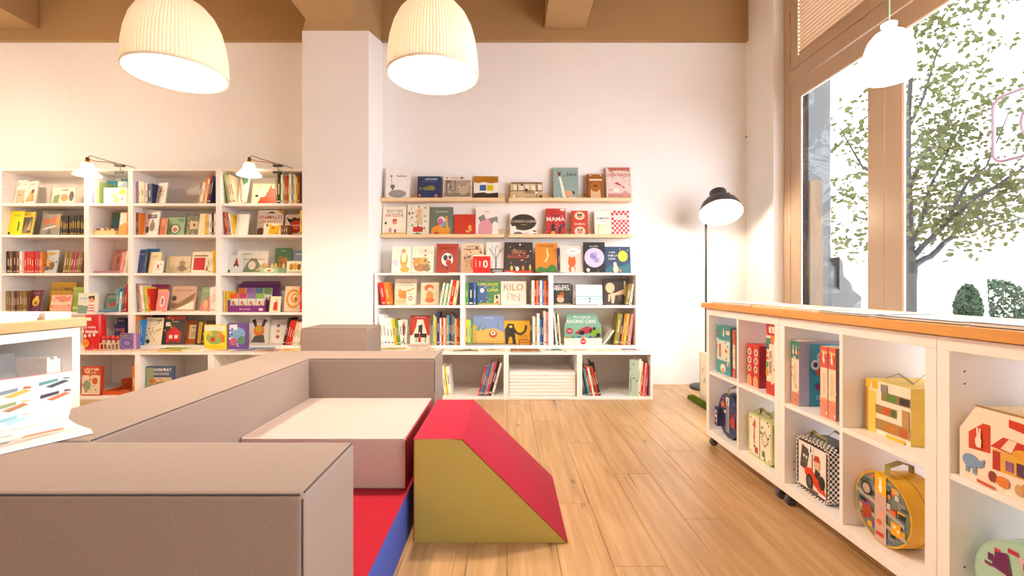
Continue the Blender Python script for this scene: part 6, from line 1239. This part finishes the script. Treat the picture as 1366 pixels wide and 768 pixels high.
# ------------------------------------------------------------------ magazines on the long worktop
zw = ZW+.0006
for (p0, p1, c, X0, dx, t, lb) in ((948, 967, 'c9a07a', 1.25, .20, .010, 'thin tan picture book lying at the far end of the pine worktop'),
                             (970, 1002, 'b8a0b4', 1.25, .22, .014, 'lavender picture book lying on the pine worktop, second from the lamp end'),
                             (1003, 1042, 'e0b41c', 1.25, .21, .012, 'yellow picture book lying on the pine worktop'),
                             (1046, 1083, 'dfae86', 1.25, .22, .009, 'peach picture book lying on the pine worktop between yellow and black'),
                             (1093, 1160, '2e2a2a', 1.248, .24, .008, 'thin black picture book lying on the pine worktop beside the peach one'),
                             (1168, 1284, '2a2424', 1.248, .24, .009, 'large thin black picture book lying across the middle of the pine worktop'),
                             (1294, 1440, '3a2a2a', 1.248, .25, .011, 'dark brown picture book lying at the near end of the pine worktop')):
    ya, yb = 1.25*FP/(p0-CX), 1.25*FP/(p1-CX)
    o = MB().box(X0, X0+dx, yb, ya, zw, zw+.0015, c).box(X0, X0+dx, yb, ya, zw+t-.0015, zw+t, c).box(X0+dx-.0015, X0+dx, yb, ya, zw+.0015, zw+t-.0015, c).build('picture_book', 'cover'); tag(o, lb, 'book')
    MB().box(X0+.0015, X0+dx-.0017, yb+.001, ya-.001, zw+.0017, zw+t-.0017, 'e8e0d4').build('page_block', 'cover', o)
    mb = MB(); art_into(mb, 'r .06 .06 .94 .94 efeae6; n 14 .05 %d d8ccc8 c9b8b0 e8d8c0' % p0, ya-yb, dx, lambda u, v, d: (X0+v, ya-u, zw+t+d)); mb.build('cover_print', 'print', o)  # near-white panel paints window glare onto the covers; specks are print
# ------------------------------------------------------------------ books on and in the pale-topped cabinet
zq_ = ZQ+.0006
def table_book(y0, y1, x0, x1, z, t, col, label, art=''):
    o = MB().box(x0, x1, y1, y0, z, z+.0015, col).box(x0, x1, y1, y0, z+t-.0015, z+t, col).box(x0, x0+.0015, y1, y0, z+.0015, z+t-.0015, col).build('picture_book', 'cover'); tag(o, label, 'book')
    MB().box(x0+.0017, x1-.002, y1+.002, y0-.002, z+.0017, z+t-.0017, 'f2ece2').build('page_block', 'cover', o)
    if art:
        mb = MB(); art_into(mb, art, y0-y1, x1-x0, lambda u, v, d: (x1-v, y1+u, z+t+d)); mb.build('cover_print', 'print', o)
table_book(2.02, 1.78, XQ-.22, XQ-.02, zq_, .009, 'f0ece4', 'white picture book lying lowest on the pale-topped cabinet edge')
table_book(2.05, 1.89, XQ-.24, XQ-.04, zq_+.0097, .012, '5f8aa8', 'blue book lying on a white book on the pale-topped cabinet')
table_book(2.06, 1.86, XQ-.25, XQ-.05, zq_+.0223, .014, 'efe8dc', 'cream book lying uppermost on the pale-topped cabinet stack', 't .5 .5 .2 b8503c CUENTOS')
table_book(2.19, 2.065, XQ-.30, XQ-.03, zq_, .028, 'f2eee8', 'thick white book lying at the far corner of pale-topped cabinet')
table_book(2.185, 1.80, XQ-.41, XQ-.31, zq_, .030, 'd8a860', 'golden brown book lying at the back of the pale-topped cabinet', 'n 12 .03 221 c98a4a efe0c0 a8643a')
o = empty('book', (XQ-.15, 2.0, .428)); tag(o, 'large grey book with handwritten lines leaning in the pale-topped cabinet', 'book')
Mx = Matrix.Translation((XQ-.20, 1.97, .4295)) @ Matrix.Rotation(math.radians(62), 4, 'Z') @ Matrix.Rotation(math.radians(-12), 4, 'X')
at(o, MB().box(-.10, .11, 0, .002, 0, .27, '8d8a8c').box(-.10, .11, .014, .016, 0, .27, '8d8a8c').xf(Mx), 'cover', 'cover')
at(o, MB().box(-.098, .108, .0022, .0138, .003, .267, 'efe8dc').xf(Mx), 'page_block', 'cover')
mb = MB(); art_into(mb, 't .5 .82 .04 5a5658 los cuentos que; t .5 .74 .04 5a5658 contamos; t .5 .66 .04 5a5658 por la noche', .21, .27, lambda u, v, d: Mx @ Vector((u-.10, -d, v))); at(o, mb, 'cover_print', 'print')
for k in range(4):
    y = 2.155-k*.016
    o = MB().box(XQ-.28, XQ-.05, y-.0145, y, .4286, .66+.012*(k % 2), 'f4f1ec').build('book', 'cover'); tag(o, f"white book spine, {['nearest', 'second from', 'third from', 'fourth from'][k]} the far end inside the pale-topped cabinet", 'book', 'white spines in the pale-topped cabinet')
for k, (c, lb) in enumerate((('d8a83a', 'yellow book standing beside the grey book in pale-topped cabinet'), ('5a3440', 'plum book standing beside a yellow one in pale-topped cabinet'))):
    y = 1.845+k*.022
    o = MB().box(XQ-.26, XQ-.04, y-.018, y, .4286, .60+.02*k, c).build('book', 'cover'); tag(o, lb, 'book')
# ------------------------------------------------------------------ open catalogue on the grey foam
u_ = Vector((.45, .893, 0)); v_ = Vector((-.893, .45, 0)); P1 = Vector((-1.100, 1.235, ZSF+.0012))
o = empty('open_catalogue', P1-u_*.15+v_*.07); tag(o, 'open sofa catalogue with curled page lying on the grey foam backrest', 'catalogue')
def cq(a, b, z): return P1+u_*a+v_*b+Vector((0, 0, z))
nW = 8
lower = MB()
for (z0, z1, inset, c) in ((0, .005, 0, 'e8e6ea'), (.0052, .011, .004, 'd8d6d6')):
    vs = []
    for i in range(nW+1):
        b_ = .135*i/nW
        lift = .012*(i/nW)**3
        for a in (-.30+inset, -inset*.5):
            vs += [cq(a, b_+inset*.5, z0+lift*.0), cq(a, b_+inset*.5, z1+lift)]
    f = []
    for i in range(nW):
        k = i*4; f += [(k+1, k+3, k+7, k+5), (k, k+4, k+6, k+2), (k, k+1, k+5, k+4), (k+2, k+6, k+7, k+3)]
    f += [(0, 2, 3, 1), (nW*4, nW*4+1, nW*4+3, nW*4+2)]
    lower.add(vs, f, c)
at(o, lower, 'lower_pages', 'cover')
def sofa_art(cu, cv, c1, c2, c3):
    s = .10
    return f'p {c1} {cu-s:.3f} {cv-.03:.3f} {cu+.02:.3f} {cv+.02:.3f} {cu+.02:.3f} {cv+.08:.3f} {cu-s:.3f} {cv+.04:.3f}; p {c2} {cu-s*.6:.3f} {cv-.06:.3f} {cu-s*.2:.3f} {cv-.1:.3f} {cu+s:.3f} {cv-.01:.3f} {cu+s*.6:.3f} {cv+.03:.3f}; p {c3} {cu+.05:.3f} {cv+.05:.3f} {cu+s:.3f} {cv+.04:.3f} {cu+s:.3f} {cv+.07:.3f} {cu+.06:.3f} {cv+.085:.3f}'
mb = MB(); art_into(mb, 'p c9b8b0 .1 .15 .5 .1 .9 .35 .85 .6 .3 .5; p b8603c .6 .45 .9 .5 .9 .65 .65 .62; e .35 .4 .06 .1 a8b07a; p 6a7484 .3 .3 .5 .28 .55 .42 .35 .45; p d8b49a .5 .2 .8 .3 .75 .4; r .3 .8 .6 .84 8a7a74', .29, .11, lambda u, v, d: cq(-.296+u, .008+v, .0114+d+.010*(v/.135)**3)); at(o, mb, 'lower_print', 'print')
# the raised page: rises from the fold and bows backwards
def pg(a, t):
    a = a+.035*t*max(0, a/.30+1)          # a along the fold, t 0..1 up the page
    b_ = .140+.055*math.sin(t*1.35)*t; z = .020+.130*t*(1-.04*t)
    curl = -.006*(a/.30+1)**4*t
    return cq(a-curl*.2, b_-curl, z)
nA, nT = 10, 8
vs = [pg(-.30+.30*i/nA, j/nT) for j in range(nT+1) for i in range(nA+1)]
vs2 = [p+v_*.0014 for p in vs]; m = len(vs); f = []
for j in range(nT):
    for i in range(nA):
        k = j*(nA+1)+i; f.append((k, k+1, k+nA+2, k+nA+1)); f.append((m+k, m+k+nA+1, m+k+nA+2, m+k+1))
at(o, MB().add(vs+vs2, f, 'd4d2d6', True).tube([pg(-.30+.30*i/nA, 1) for i in range(nA+1)], .0012, 6, 'd88a8a'), 'raised_page', 'cover')
art = ';'.join([sofa_art(.87, .80, '4f8a94', '3a4450', '6a7a80'), sofa_art(.88, .54, '3c3c50', 'c9704a', '5a3a3a'), sofa_art(.62, .72, '7a8a90', 'c9a84a', 'a84a3a'), sofa_art(.61, .46, '8a9a6a', 'a8744a', 'c9b88a'), sofa_art(.62, .2, '7ab4c0', '9acad0', 'a8b4b8')])
mb = MB(); art_into(mb, art, .30, .21, lambda u, v, d: pg(-.30+u, v/.21)-v_*(d+.0006)); at(o, mb, 'page_print', 'print')
# ------------------------------------------------------------------ turf mat and activity board by the floor lamp
rt = random.Random(3)
mx0, mx1, my0, my1 = 1.592, 1.682, 3.55, 4.10
o = empty('turf_mat', ((mx0+mx1)/2, 3.82, 0)); tag(o, 'small green artificial turf mat lying beside the lamp foot', 'mat')
at(o, MB().box(mx0, mx1, my0, my1, .0008, .010, '3f5a1c'), 'backing', 'cover')
vs, fs = [], []
for k in range(2600):
    x, y = rt.uniform(mx0, mx1-.035), rt.uniform(my0, my1); a = rt.uniform(0, PI); h = rt.uniform(.018, .034); o_ = len(vs); dx, dy = .004*math.cos(a), .004*math.sin(a); lx, ly = rt.gauss(0, .009), rt.gauss(0, .009)
    vs += [(x-dx, y-dy, .010), (x+dx, y+dy, .010), (x+lx, y+ly, .010+h)]; fs.append((o_, o_+1, o_+2))
tag(at(o, MB().add(vs, fs, '6f8a24'), 'grass', 'outdoor'), kind='stuff')
o = empty('activity_board', (1.704, 3.65, 0)); tag(o, 'upright cream activity board with lime edge behind the cube cabinet', 'board')
at(o, MB().box(1.690, 1.718, 3.25, 4.06, .001, .42, 'e6dcc0'), 'panel', 'cover', .002)
at(o, MB().box(1.688, 1.720, 4.0605, 4.068, .001, .42, 'b8bc4a'), 'edge_strip', 'cover')
mb = MB(); art_into(mb, 'e .3 .62 .05 .1 b8b4a4; e .3 .5 .04 .08 c9c4b4; e .2 .3 .04 .08 a8b08a; e .45 .8 .03 .06 b8a890; n 20 .015 231 a8a494 c9a88a', .81, .419, lambda u, v, d: (1.690-d, 4.06-u, .001+v)); at(o, mb, 'panel_print', 'print')
